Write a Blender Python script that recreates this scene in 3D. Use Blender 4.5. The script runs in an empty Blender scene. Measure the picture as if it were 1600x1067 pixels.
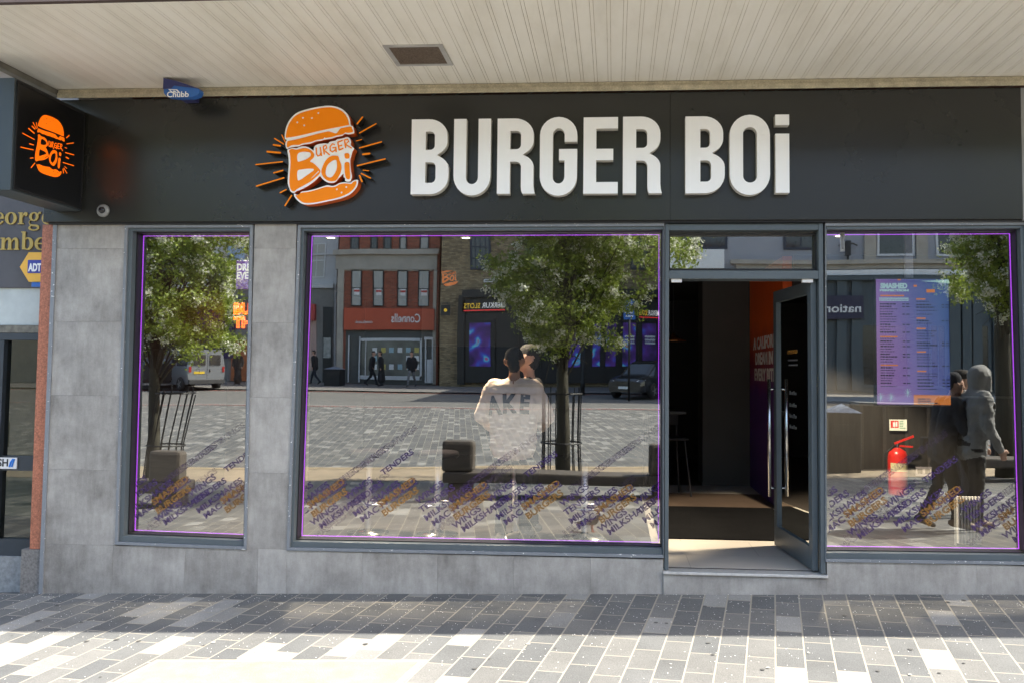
import bpy, math, random
import numpy as np
from mathutils import Vector, Matrix
random.seed(7); rng = np.random.default_rng(7)
R_ = math.radians
S = bpy.context.scene
COL = S.collection
# ------------------------------------------------------------------ camera
F, CX, CY = 1400.0, 859.92, 502.05
YAW, PITCH, ROLL = -.07145, .05496, .00894
CAMD, CAMZ = 6.98, 1.70
def _axes():
    y, p, r = YAW, PITCH, ROLL
    fwd = Vector((math.sin(y)*math.cos(p), math.cos(y)*math.cos(p), math.sin(p)))
    right = Vector((math.cos(y), -math.sin(y), 0)); up = right.cross(fwd)
    return right*math.cos(r)+up*math.sin(r), up*math.cos(r)-right*math.sin(r), fwd
AR, AU, AF = _axes()
cd = bpy.data.cameras.new('camera'); cam = bpy.data.objects.new('camera', cd); COL.objects.link(cam)
m = Matrix((AR, AU, -AF)).transposed().to_4x4(); m.translation = (0, -CAMD, CAMZ); cam.matrix_world = m
cd.sensor_width = 36; cd.lens = F*36/1600
cd.shift_x = (800-CX)/1600; cd.shift_y = (CY-533.5)/1600
cd.clip_start = .05; cd.clip_end = 2000
S.camera = cam
# ------------------------------------------------------------------ light
SUN_EL, SUN_AZ = 48.0, 76.4      # azimuth measured from the street side (-y) towards +x
W = bpy.data.worlds.new('World'); S.world = W; W.use_nodes = True
nt = W.node_tree; nt.nodes.clear()
sky = nt.nodes.new('ShaderNodeTexSky'); sky.sky_type = 'NISHITA'; sky.sun_disc = False
sky.sun_elevation = R_(SUN_EL); sky.sun_rotation = R_(180-SUN_AZ)
sky.air_density = 1.0; sky.dust_density = 2.5; sky.ozone_density = 1.0
bg = nt.nodes.new('ShaderNodeBackground'); bg.inputs[1].default_value = .15
wo = nt.nodes.new('ShaderNodeOutputWorld')
nt.links.new(sky.outputs[0], bg.inputs[0]); nt.links.new(bg.outputs[0], wo.inputs[0])
sd = Vector((math.cos(R_(SUN_EL))*math.sin(R_(SUN_AZ)), -math.cos(R_(SUN_EL))*math.cos(R_(SUN_AZ)), math.sin(R_(SUN_EL))))
sl = bpy.data.lights.new('sun', 'SUN'); sl.energy = 3.9; sl.angle = R_(.53); sl.color = (1, .95, .87)
so = bpy.data.objects.new('sun', sl); COL.objects.link(so); so.rotation_euler = sd.to_track_quat('Z', 'Y').to_euler()
S.view_settings.view_transform = 'Standard'; S.view_settings.look = 'None'
S.view_settings.exposure = 2.15; S.view_settings.gamma = 1; S.view_settings.use_curve_mapping = False
S.view_settings.use_white_balance = True; S.view_settings.white_balance_temperature = 6750; S.view_settings.white_balance_tint = 7
S.render.engine = 'CYCLES'
S.cycles.max_bounces = 8; S.cycles.transparent_max_bounces = 12; S.cycles.glossy_bounces = 4
# ------------------------------------------------------------------ pixel -> world on a plane the place really has
def ray(px, py):
    d = AF*F + AR*(px-CX) + AU*(CY-py); return d/d.y
def P(px, py, y=0.0):                 # point on the vertical plane at y
    d = ray(px, py); t = y+CAMD
    return Vector((d.x*t, y, CAMZ+d.z*t))
GY = .12                              # the glass plane
def RP(px, py, d):                    # a street point d metres in front of the shop whose mirror image in the glass is at px,py
    q = P(px, py, 2*GY+d); return Vector((q.x, -d, q.z))
def grade(x, d):
    fx = max(0, min(1, (22-d)/14)); z = .025*max(-9, min(9, x))*fx
    z -= .035*max(0, min(d, 5)); 
    z += .034*max(0, min(d-10, 33)) if d > 10 else 0
    return z
# ------------------------------------------------------------------ materials
def lin(c):
    return c/12.92 if c <= .04045 else ((c+.055)/1.055)**2.4
def hx(s):
    s = s.lstrip('#'); return tuple(lin(int(s[i:i+2], 16)/255) for i in (0, 2, 4))
MATS = {}
def mat(name, col, rough=.6, metal=0, var=.12, scale=6, bump=.0, bscale=60, emit=None, estr=1, spec=.5, stretch=None, var2=.0, scale2=60):
    if name in MATS: return MATS[name]
    if isinstance(col, str): col = hx(col)
    M = bpy.data.materials.new(name); M.use_nodes = True; t = M.node_tree; n = t.nodes; L = t.links
    b = n['Principled BSDF']; b.inputs['Roughness'].default_value = rough; b.inputs['Metallic'].default_value = metal
    b.inputs['Specular IOR Level'].default_value = spec
    tc = n.new('ShaderNodeTexCoord'); src = tc.outputs['Object']
    if stretch:
        mp = n.new('ShaderNodeMapping'); mp.inputs['Scale'].default_value = stretch; L.new(src, mp.inputs[0]); src = mp.outputs[0]
    base = None
    def shade(prev, sc, amt):
        nz = n.new('ShaderNodeTexNoise'); nz.inputs['Scale'].default_value = sc; nz.inputs['Detail'].default_value = 6; nz.inputs['Roughness'].default_value = .62
        L.new(src, nz.inputs['Vector'])
        mr = n.new('ShaderNodeMapRange'); mr.inputs['From Min'].default_value = .3; mr.inputs['From Max'].default_value = .7
        mr.inputs['To Min'].default_value = 1-amt; mr.inputs['To Max'].default_value = 1+amt; L.new(nz.outputs['Fac'], mr.inputs['Value'])
        vm = n.new('ShaderNodeVectorMath'); vm.operation = 'SCALE'; L.new(mr.outputs[0], vm.inputs['Scale'])
        if prev is None: vm.inputs[0].default_value = col
        else: L.new(prev, vm.inputs[0])
        return vm.outputs[0]
    if var: base = shade(None, scale, var)
    if var2: base = shade(base, scale2, var2)
    if base: L.new(base, b.inputs['Base Color'])
    else: b.inputs['Base Color'].default_value = (*col, 1)
    if bump:
        nz = n.new('ShaderNodeTexNoise'); nz.inputs['Scale'].default_value = bscale; nz.inputs['Detail'].default_value = 4; L.new(src, nz.inputs['Vector'])
        bp = n.new('ShaderNodeBump'); bp.inputs['Strength'].default_value = bump; bp.inputs['Distance'].default_value = .01
        L.new(nz.outputs['Fac'], bp.inputs['Height']); L.new(bp.outputs[0], b.inputs['Normal'])
    if emit is not None:
        b.inputs['Emission Color'].default_value = (*(hx(emit) if isinstance(emit, str) else emit), 1); b.inputs['Emission Strength'].default_value = estr
    MATS[name] = M; return M
def ramp(n, stops, interp='LINEAR'):
    r = n.new('ShaderNodeValToRGB'); r.color_ramp.interpolation = interp
    e = r.color_ramp.elements
    while len(e) > 1: e.remove(e[-1])
    e[0].position = stops[0][0]; e[0].color = (*stops[0][1], 1)
    for p, c in stops[1:]:
        k = e.new(p); k.color = (*c, 1)
    return r
def glass_mat(name, fac, tint, wave=.0):
    if name in MATS: return MATS[name]
    M = bpy.data.materials.new(name); M.use_nodes = True; t = M.node_tree; n = t.nodes; L = t.links; n.clear()
    o = n.new('ShaderNodeOutputMaterial'); mx = n.new('ShaderNodeMixShader'); tr = n.new('ShaderNodeBsdfTransparent'); gl = n.new('ShaderNodeBsdfGlossy')
    tr.inputs[0].default_value = (*tint, 1); gl.inputs['Roughness'].default_value = 0; gl.inputs[0].default_value = (.97, 1, .98, 1)
    lw = n.new('ShaderNodeLayerWeight'); lw.inputs[0].default_value = .25
    mr = n.new('ShaderNodeMapRange'); mr.inputs['To Min'].default_value = fac; mr.inputs['To Max'].default_value = 1
    L.new(lw.outputs['Fresnel'], mr.inputs['Value'])
    mr.inputs['From Min'].default_value = .06; mr.inputs['From Max'].default_value = 1
    L.new(mr.outputs[0], mx.inputs[0]); L.new(tr.outputs[0], mx.inputs[1]); L.new(gl.outputs[0], mx.inputs[2]); L.new(mx.outputs[0], o.inputs[0])
    if wave:
        tc = n.new('ShaderNodeTexCoord'); nz = n.new('ShaderNodeTexNoise'); nz.inputs['Scale'].default_value = 1.3; nz.inputs['Detail'].default_value = 0
        L.new(tc.outputs['Object'], nz.inputs['Vector']); bp = n.new('ShaderNodeBump'); bp.inputs['Strength'].default_value = 1; bp.inputs['Distance'].default_value = wave
        L.new(nz.outputs['Fac'], bp.inputs['Height']); L.new(bp.outputs[0], gl.inputs['Normal'])
    MATS[name] = M; return M
def tile_mat(name, c1, c2, rough=.55):      # reads the per-tile 'tone' attribute
    M = bpy.data.materials.new(name); M.use_nodes = True; t = M.node_tree; n = t.nodes; L = t.links; b = n['Principled BSDF']
    at = n.new('ShaderNodeAttribute'); at.attribute_name = 'tone'
    tc = n.new('ShaderNodeTexCoord')
    ad = n.new('ShaderNodeVectorMath'); ad.operation = 'MULTIPLY_ADD'; ad.inputs[1].default_value = (40, 40, 40); L.new(at.outputs['Color'], ad.inputs[0]); L.new(tc.outputs['Object'], ad.inputs[2])
    def noise(sc, det, rg=.6, st=None):
        nz = n.new('ShaderNodeTexNoise'); nz.inputs['Scale'].default_value = sc; nz.inputs['Detail'].default_value = det; nz.inputs['Roughness'].default_value = rg
        if st:
            mp = n.new('ShaderNodeMapping'); mp.inputs['Scale'].default_value = st; L.new(ad.outputs[0], mp.inputs[0]); L.new(mp.outputs[0], nz.inputs['Vector'])
        else: L.new(ad.outputs[0], nz.inputs['Vector'])
        return nz
    n1 = noise(2.6, 8, .68); n2 = noise(9, 5, .7, (2.2, 1, .5)); n3 = noise(160, 2)
    def mth(op, a, b2, v=None):
        q = n.new('ShaderNodeMath'); q.operation = op
        for i, s in enumerate((a, b2)):
            if isinstance(s, (int, float)): q.inputs[i].default_value = s
            else: L.new(s, q.inputs[i])
        return q.outputs[0]
    s = mth('ADD', mth('MULTIPLY', n1.outputs['Fac'], .62), mth('MULTIPLY', n2.outputs['Fac'], .26))
    s = mth('ADD', s, mth('MULTIPLY', n3.outputs['Fac'], .12))
    sx = n.new('ShaderNodeSeparateColor'); L.new(at.outputs['Color'], sx.inputs[0])
    s = mth('ADD', s, mth('MULTIPLY', mth('SUBTRACT', sx.outputs[0], .5), .07))
    r = ramp(n, [(.32, c1), (.5, tuple((a+b3)/2 for a, b3 in zip(c1, c2))), (.68, c2)]); L.new(s, r.inputs[0]); L.new(r.outputs[0], b.inputs['Base Color'])
    b.inputs['Roughness'].default_value = rough
    bp = n.new('ShaderNodeBump'); bp.inputs['Strength'].default_value = .12; bp.inputs['Distance'].default_value = .004; L.new(n2.outputs['Fac'], bp.inputs['Height']); L.new(bp.outputs[0], b.inputs['Normal'])
    return M
def brick_mat(name, stops, mortar, bw, bh, mort, rot=0, offs=.5, freq=2, bump=.5, rough=.85, vert=True, spots=None, bias=0, dirt=.18, mcol_noise=0):
    M = bpy.data.materials.new(name); M.use_nodes = True; t = M.node_tree; n = t.nodes; L = t.links; b = n['Principled BSDF']
    tc = n.new('ShaderNodeTexCoord'); mp = n.new('ShaderNodeMapping'); L.new(tc.outputs['Object'], mp.inputs[0])
    mp.vector_type = 'TEXTURE' if False else 'POINT'
    mp.inputs['Rotation'].default_value = ((R_(90), 0, 0) if False else (0, 0, rot))
    src = mp.outputs[0]
    if vert:   # a wall: use x and z
        sp = n.new('ShaderNodeSeparateXYZ'); cb = n.new('ShaderNodeCombineXYZ'); L.new(tc.outputs['Object'], sp.inputs[0])
        ad = n.new('ShaderNodeMath'); ad.operation = 'ADD'; L.new(sp.outputs[0], ad.inputs[0]); L.new(sp.outputs[1], ad.inputs[1])
        L.new(ad.outputs[0], cb.inputs[0]); L.new(sp.outputs[2], cb.inputs[1]); src = cb.outputs[0]
    br = n.new('ShaderNodeTexBrick'); br.offset = offs; br.offset_frequency = freq
    br.inputs['Color1'].default_value = (0, 0, 0, 1); br.inputs['Color2'].default_value = (1, 1, 1, 1); br.inputs['Mortar'].default_value = (0, 0, 0, 1)
    br.inputs['Scale'].default_value = 1; br.inputs['Brick Width'].default_value = bw; br.inputs['Row Height'].default_value = bh
    br.inputs['Mortar Size'].default_value = mort; br.inputs['Mortar Smooth'].default_value = .15; br.inputs['Bias'].default_value = bias
    L.new(src, br.inputs['Vector'])
    r = ramp(n, stops, 'CONSTANT' if spots else 'LINEAR'); L.new(br.outputs['Color'], r.inputs[0])
    nz = n.new('ShaderNodeTexNoise'); nz.inputs['Scale'].default_value = 1.1; nz.inputs['Detail'].default_value = 8; nz.inputs['Roughness'].default_value = .65; L.new(tc.outputs['Object'], nz.inputs['Vector'])
    n2 = n.new('ShaderNodeTexNoise'); n2.inputs['Scale'].default_value = 130; n2.inputs['Detail'].default_value = 3; L.new(tc.outputs['Object'], n2.inputs['Vector'])
    a = n.new('ShaderNodeMath'); a.operation = 'ADD'; L.new(nz.outputs['Fac'], a.inputs[0]); L.new(n2.outputs['Fac'], a.inputs[1])
    mr = n.new('ShaderNodeMapRange'); mr.inputs['From Min'].default_value = .7; mr.inputs['From Max'].default_value = 1.3; mr.inputs['To Min'].default_value = 1-dirt; mr.inputs['To Max'].default_value = 1+dirt
    L.new(a.outputs[0], mr.inputs['Value'])
    vm = n.new('ShaderNodeVectorMath'); vm.operation = 'SCALE'; L.new(r.outputs[0], vm.inputs[0]); L.new(mr.outputs[0], vm.inputs['Scale'])
    mx = n.new('ShaderNodeMix'); mx.data_type = 'RGBA'; L.new(br.outputs['Fac'], mx.inputs['Factor']); L.new(vm.outputs[0], mx.inputs['A']); mx.inputs['B'].default_value = (*mortar, 1)
    L.new(mx.outputs['Result'], b.inputs['Base Color']); b.inputs['Roughness'].default_value = rough
    b.inputs['Specular IOR Level'].default_value = .3
    iv = n.new('ShaderNodeMath'); iv.operation = 'MULTIPLY_ADD'; L.new(br.outputs['Fac'], iv.inputs[0]); iv.inputs[1].default_value = -1; L.new(n2.outputs['Fac'], iv.inputs[2])
    bp = n.new('ShaderNodeBump'); bp.inputs['Strength'].default_value = bump; bp.inputs['Distance'].default_value = .004; L.new(iv.outputs[0], bp.inputs['Height']); L.new(bp.outputs[0], b.inputs['Normal'])
    MATS[name] = M; return M
# ------------------------------------------------------------------ mesh helpers
class MB:
    def __init__(s): s.v = []; s.f = []; s.m = []; s.tone = []
    def add(s, vs, fs, mi=0, tone=None):
        o = len(s.v); s.v += [tuple(v) for v in vs]; s.f += [tuple(i+o for i in f) for f in fs]; s.m += [mi]*len(fs); s.tone += [tone]*len(fs); return s
    def box(s, x0, x1, y0, y1, z0, z1, mi=0, tone=None):
        return s.add([(x0,y0,z0),(x1,y0,z0),(x1,y1,z0),(x0,y1,z0),(x0,y0,z1),(x1,y0,z1),(x1,y1,z1),(x0,y1,z1)],
                     [(0,3,2,1),(4,5,6,7),(0,1,5,4),(1,2,6,5),(2,3,7,6),(3,0,4,7)], mi, tone)
    def hexa(s, a, b, mi=0, tone=None):      # two quads (4 points each) joined
        return s.add(list(a)+list(b), [(0,1,2,3),(7,6,5,4),(0,4,5,1),(1,5,6,2),(2,6,7,3),(3,7,4,0)], mi, tone)
    def bar(s, p, q, w, h=None, mi=0):
        p = Vector(p); q = Vector(q); h = h or w; d = (q-p).normalized()
        u = d.cross(Vector((0,0,1))) if abs(d.z) < .95 else d.cross(Vector((0,1,0))); u.normalize(); n = u.cross(d)
        A = [p+u*w/2*a+n*h/2*b for a, b in ((-1,-1),(1,-1),(1,1),(-1,1))]; B = [v+(q-p) for v in A]
        return s.hexa(A, B, mi)
    def tube(s, pts, rad, n=8, mi=0, caps=True):
        pts = [Vector(p) for p in pts]; o = []; k = len(pts)
        if not hasattr(rad, '__len__'): rad = [rad]*k
        ref = Vector((0,0,1)); vs = []
        for i, p in enumerate(pts):
            d = (pts[min(i+1,k-1)]-pts[max(i-1,0)]).normalized()
            u = d.cross(ref)
            if u.length < .2: u = d.cross(Vector((0,1,0)))
            u.normalize(); w = u.cross(d)
            for j in range(n):
                a = 2*math.pi*j/n; vs.append(p+(u*math.cos(a)+w*math.sin(a))*rad[i])
        fs = [(i*n+j, i*n+(j+1)%n, (i+1)*n+(j+1)%n, (i+1)*n+j) for i in range(k-1) for j in range(n)]
        if caps: fs += [tuple(range(n-1,-1,-1)), tuple((k-1)*n+j for j in range(n))]
        return s.add(vs, fs, mi)
    def lathe(s, prof, c=(0,0,0), n=24, mi=0, axis='z'):
        vs = []
        for r, h in prof:
            for j in range(n):
                a = 2*math.pi*j/n; x, y = r*math.cos(a), r*math.sin(a)
                vs.append((c[0]+x, c[1]+y, c[2]+h) if axis == 'z' else ((c[0]+x, c[1]+h, c[2]+y) if axis == 'y' else (c[0]+h, c[1]+x, c[2]+y)))
        k = len(prof); fs = [(i*n+j, i*n+(j+1)%n, (i+1)*n+(j+1)%n, (i+1)*n+j) for i in range(k-1) for j in range(n)]
        fs += [tuple(range(n-1,-1,-1)), tuple((k-1)*n+j for j in range(n))]
        return s.add(vs, fs, mi)
    def build(s, name, mats, parent=None, smooth=False, bevel=0):
        me = bpy.data.meshes.new(name); me.from_pydata(s.v, [], s.f)
        for mm in (mats if isinstance(mats, (list, tuple)) else [mats]): me.materials.append(mm)
        me.polygons.foreach_set('material_index', s.m)
        if any(t is not None for t in s.tone):
            at = me.color_attributes.new('tone', 'FLOAT_COLOR', 'CORNER')
            buf = []
            for p, t in zip(me.polygons, s.tone): buf += [t or .5, ((t or .5)*7.3) % 1, ((t or .5)*3.7) % 1, 1]*p.loop_total
            at.data.foreach_set('color', buf)
        if smooth: me.polygons.foreach_set('use_smooth', [True]*len(me.polygons))
        me.update()
        o = bpy.data.objects.new(name, me); COL.objects.link(o); o.parent = parent
        if bevel:
            b = o.modifiers.new('bevel', 'BEVEL'); b.width = bevel; b.segments = 2; b.limit_method = 'ANGLE'
        return o
def tag(o, label=None, cat=None, group=None, kind=None):
    if label: o['label'] = label
    if cat: o['category'] = cat
    if group: o['group'] = group
    if kind: o['kind'] = kind
    return o
def thing(name, label, cat, loc=(0,0,0), rz=0, group=None):
    o = bpy.data.objects.new(name, None); COL.objects.link(o); o.location = loc; o.rotation_euler = (0,0,rz); o.empty_display_size = .2
    return tag(o, label, cat, group)
def kids(o): return [c for c in bpy.data.objects if c.parent == o]
def copy_tree(o, parent=None):
    c = o.copy(); COL.objects.link(c)
    if parent is not None: c.parent = parent
    for ch in kids(o): copy_tree(ch, c)
    return c
def smoothloop(pts, k=4):
    n = len(pts); out = []
    for i in range(n):
        p0, p1, p2, p3 = pts[i-1], pts[i], pts[(i+1) % n], pts[(i+2) % n]
        for j in range(k):
            t = j/k
            out.append(tuple(.5*((2*p1[a])+(-p0[a]+p2[a])*t+(2*p0[a]-5*p1[a]+4*p2[a]-p3[a])*t*t+(-p0[a]+3*p1[a]-3*p2[a]+p3[a])*t**3) for a in (0,1)))
    return out
def fill(loops, depth):              # even-odd filled outline in XY, extruded depth along Z (0..depth)
    cu = bpy.data.curves.new('c', 'CURVE'); cu.dimensions = '2D'; cu.fill_mode = 'BOTH'; cu.extrude = depth/2
    for l in loops:
        sp = cu.splines.new('POLY'); sp.points.add(len(l)-1)
        for p, q in zip(sp.points, l): p.co = (q[0], q[1], 0, 1)
        sp.use_cyclic_u = True
    ob = bpy.data.objects.new('c', cu); me = bpy.data.meshes.new_from_object(ob)
    vs = [(v.co.x, v.co.y, v.co.z+depth/2) for v in me.vertices]; fs = [tuple(p.vertices) for p in me.polygons]
    bpy.data.objects.remove(ob); bpy.data.curves.remove(cu); bpy.data.meshes.remove(me)
    return vs, fs
_tc = {}
def text(body, size=1, depth=.002, bold=0, sx=1, align='LEFT', outline=0, space=1):
    k = (body, size, depth, bold, sx, align, outline, space)
    if k in _tc: return _tc[k]
    cu = bpy.data.curves.new('t', 'FONT'); cu.body = body; cu.size = size; cu.extrude = depth/2; cu.offset = bold; cu.align_x = align; cu.resolution_u = 3
    cu.space_character = space
    if outline: cu.fill_mode = 'NONE'; cu.extrude = 0; cu.bevel_depth = outline; cu.bevel_resolution = 0; cu.resolution_u = 2
    ob = bpy.data.objects.new('t', cu); me = bpy.data.meshes.new_from_object(ob)
    vs = [(v.co.x*sx, v.co.y, v.co.z+depth/2) for v in me.vertices]; fs = [tuple(p.vertices) for p in me.polygons]
    bpy.data.objects.remove(ob); bpy.data.curves.remove(cu); bpy.data.meshes.remove(me)
    _tc[k] = (vs, fs); return vs, fs
def width(g): return max(v[0] for v in g[0])-min(v[0] for v in g[0])
def onwall(g, o, ax=(1,0,0), up=(0,0,1), fit=None, rot=0, h=None):    # place an XY glyph mesh at o with axes ax, up; thickness goes along ax x up
    vs, fs = g; ax = Vector(ax); up = Vector(up); nn = ax.cross(up); o = Vector(o)
    if fit:
        x0 = min(v[0] for v in vs); k = fit/width(g); vs = [((v[0]-x0)*k, v[1], v[2]) for v in vs]
    if h:
        y0 = min(v[1] for v in vs); k = h/(max(v[1] for v in vs)-y0); vs = [(v[0], (v[1]-y0)*k, v[2]) for v in vs]
    c, s = math.cos(rot), math.sin(rot)
    return [o+ax*(v[0]*c-v[1]*s)+up*(v[0]*s+v[1]*c)+nn*v[2] for v in vs], fs
# ------------------------------------------------------------------ shared materials
WHITE = mat('white_acrylic', (.90,.91,.92), .25, var=.01)
WSIDE = mat('letter_return', (.62,.60,.55), .5, var=.05)
ORANGE = mat('orange_acrylic', (1,.27,.006), .4, var=.02, spec=.2)
ORSIDE = mat('orange_return', (.62,.10,.01), .45, var=.05)
BLACK = mat('black_powdercoat', (.012,.012,.013), .5, var=.1)
FRAME = mat('slate_blue_aluminium', hx('#525b60'), .42, var=.08, scale=3, var2=.05, scale2=90)
TRIM = mat('grey_trim', hx('#7b7f84'), .5, var=.1, scale=9)
def specks(M, sc, lo, c):           # chips and splashes of pale paint
    t = M.node_tree; n = t.nodes; b = n['Principled BSDF']; src = b.inputs['Base Color'].links[0].from_socket
    tc = n.new('ShaderNodeTexCoord'); mp = n.new('ShaderNodeMapping'); mp.inputs['Scale'].default_value = (1, 1, 1.6); t.links.new(tc.outputs['Object'], mp.inputs[0])
    nz = n.new('ShaderNodeTexNoise'); nz.inputs['Scale'].default_value = sc; nz.inputs['Detail'].default_value = 3; t.links.new(mp.outputs[0], nz.inputs['Vector'])
    r = ramp(n, [(lo, (0,0,0)), (lo+.03, (1,1,1))]); t.links.new(nz.outputs['Fac'], r.inputs[0])
    mx = n.new('ShaderNodeMix'); mx.data_type = 'RGBA'; t.links.new(r.outputs[0], mx.inputs['Factor']); t.links.new(src, mx.inputs['A']); mx.inputs['B'].default_value = (*c, 1); t.links.new(mx.outputs['Result'], b.inputs['Base Color'])
specks(TRIM, 38, .68, (.75,.75,.73))
CHROME = mat('brushed_steel', (.62,.60,.57), .22, 1, var=.06)
DARK = mat('dark_interior_paint', (.018,.018,.02), .7, var=.15, scale=2)
PURPLE_LED = mat('purple_led', (.3,.05,.5), .5, var=0, emit=(.42,.05,.86), estr=.38)
PURPLE_ = mat('purple_vinyl', (.075,.018,.21), .5, var=.04)
ORVINYL_ = mat('orange_vinyl', (.62,.30,.05), .5, var=.04)
OUTV_ = mat('outline_vinyl', (.26,.22,.28), .5, var=.04)
def vinyl(name, col, alpha):
    M = bpy.data.materials.new(name); M.use_nodes = True; t = M.node_tree; n = t.nodes; b = n['Principled BSDF']; b.inputs['Base Color'].default_value = (*col, 1); b.inputs['Roughness'].default_value = .5
    mx = n.new('ShaderNodeMixShader'); tr = n.new('ShaderNodeBsdfTransparent'); mx.inputs[0].default_value = alpha
    t.links.new(tr.outputs[0], mx.inputs[1]); t.links.new(b.outputs[0], mx.inputs[2]); t.links.new(mx.outputs[0], n['Material Output'].inputs[0]); return M
PURPLE = vinyl('purple_print', (.055,.02,.15), .38); ORVINYL = vinyl('orange_print', (.34,.16,.025), .46); OUTV = vinyl('outline_print', (.08,.04,.13), .5)
SKIN = mat('skin', (.42,.24,.16), .55, var=.06)
BLK = mat('black_cloth', (.014,.014,.017), .9, var=.25, scale=14)
NAVY = mat('dark_denim', (.025,.028,.04), .9, var=.25, scale=14)
HAIRM = mat('dark_hair', (.014,.010,.008), .85, var=.5, scale=50, bump=1.0, bscale=70)
SHOE = mat('shoe_leather', (.12,.10,.08), .7)
GLASS = glass_mat('shop_glass', .29, (.84,.85,.84), .0010)
GLASS2 = glass_mat('window_glass', .35, (.5,.5,.5))
DKGLASS = mat('dark_glazing', (.02,.024,.03), .06, var=.2, spec=.8)
FASC = mat('satin_charcoal_panel', (.0185,.0185,.0155), .27, var=.10, scale=.9, spec=.6)
TILE = tile_mat('concrete_look_tile', hx('#6f6b66'), hx('#b6b2ac'))
def unlabel(): pass
# ------------------------------------------------------------------ ground
def sheet(name, x0, x1, d0, d1, m, lift=0, nx=12, nd=40, fn=grade):
    b = MB(); vs = []; xs = [x0+(x1-x0)*i/nx for i in range(nx+1)]; ds = [d0+(d1-d0)*j/nd for j in range(nd+1)]
    for d in ds:
        for x in xs: vs.append((x, -d, fn(x, d)+lift))
    fs = [(j*(nx+1)+i, j*(nx+1)+i+1, (j+1)*(nx+1)+i+1, (j+1)*(nx+1)+i) for j in range(nd) for i in range(nx)]
    fs = [tuple(reversed(f)) for f in fs]
    b.add(vs, fs); return tag(b.build(name, m), kind='structure')
PAV_ANG = math.atan((1203-959.6)/1400)
def pav_stops(g=1.0):
    return [(0, (.105,.106,.106)), (.2, (.132,.130,.126)), (.4, (.116,.117,.117)), (.6, (.146,.143,.137)), (.75, (.099,.101,.103)), (.87, (.245,.24,.227)), (.95, (.20,.196,.186))]
PAVER = brick_mat('block_paving', pav_stops(), (.29,.265,.22), .33, .172, .006, rot=PAV_ANG-R_(90)+math.pi, vert=False, spots=True, offs=.43, freq=2, dirt=.30, bump=.8)
GROUND = mat('ground_tarmac', (.09,.088,.084), .9, var=.2, scale=.4, bump=.4, bscale=200, var2=.15, scale2=150)
ROADM = mat('road_asphalt', (.13,.125,.118), .9, var=.12, scale=.3, bump=.4, bscale=200, var2=.15, scale2=150)
TAN = mat('tan_setts', (.30,.235,.16), .85, var=.2, scale=2.5, bump=.5, bscale=40, var2=.15, scale2=60)
TANLINE = mat('pale_channel_stone', (.34,.26,.16), .8, var=.15)
b = MB()
g0 = sheet('ground', -60, 60, -14, 200, GROUND, lift=-.06, nx=16, nd=107)
sheet('pavement', -26, 26, 0, 24.8, PAVER, nx=26, nd=62)
sheet('paved_strip', -26, 26, 8.6, 10.6, TAN, lift=.006, nx=26, nd=8)
sheet('channel_stones', -26, 26, 10.35, 10.55, TANLINE, lift=.012, nx=26, nd=2)
sheet('road', -50, 50, 24.8, 34, ROADM, lift=-.03, nx=14, nd=14)
REDL = mat('red_road_line', (.42,.09,.06), .8, var=.2)
for k, d in enumerate((25.05, 33.6)):
    sheet('road_marking', -50, 50, d, d+.12, REDL, lift=-.022, nx=14, nd=2)
KERB = mat('granite_kerb', (.28,.27,.25), .8, var=.15)
for d in (24.7, 34.0):
    sheet('kerb', -50, 50, d, d+.18, KERB, lift=.035, nx=14, nd=1)
sheet('far_pavement', -50, 50, 34.18, 44, mat('far_paving', (.16,.15,.145), .85, var=.15, scale=1.5), lift=.03, nx=14, nd=6)
# sandy inspection slab set in the pavement, bottom left
def gp(px, py):       # direct ground point
    r = ray(px, py); t = 1.7/-r.z
    for _ in range(8):
        x = r.x*t; d = CAMD-t; t = (CAMZ-grade(x, d))/-r.z
    return Vector((r.x*t, t-CAMD, grade(r.x*t, CAMD-t)))
SAND = mat('sandstone_slab', (.235,.208,.172), .9, var=.14, scale=7, bump=.5, bscale=120, var2=.2, scale2=160)
SANDB = mat('sandstone_edging', (.30,.265,.215), .9, var=.14, scale=7, bump=.5, bscale=120)
a, c = gp(245, 1031), gp(668, 1031)
w = (c-a).length; sl0 = Vector((math.sin(PAV_ANG), math.cos(PAV_ANG), 0))*-1
t = thing('inspection_cover', 'sandy stone inspection slab with pale edging set into the block paving', 'drain cover')
def slab(p, q, depth, lift, m, nm, ins=0):
    u = (q-p).normalized(); pts = [p+u*ins+sl0*ins, q-u*ins+sl0*ins, q-u*ins+sl0*(depth-ins), p+u*ins+sl0*(depth-ins)]
    top = [Vector((v.x, v.y, grade(v.x, -v.y)+lift)) for v in pts]; bot = [v-Vector((0,0,.03)) for v in top]
    return MB().hexa(top, bot).build(nm, m, t)
slab(a, c, .95, .005, SANDB, 'edging'); slab(a, c, .95, .0085, SAND, 'slab', .045)
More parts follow.
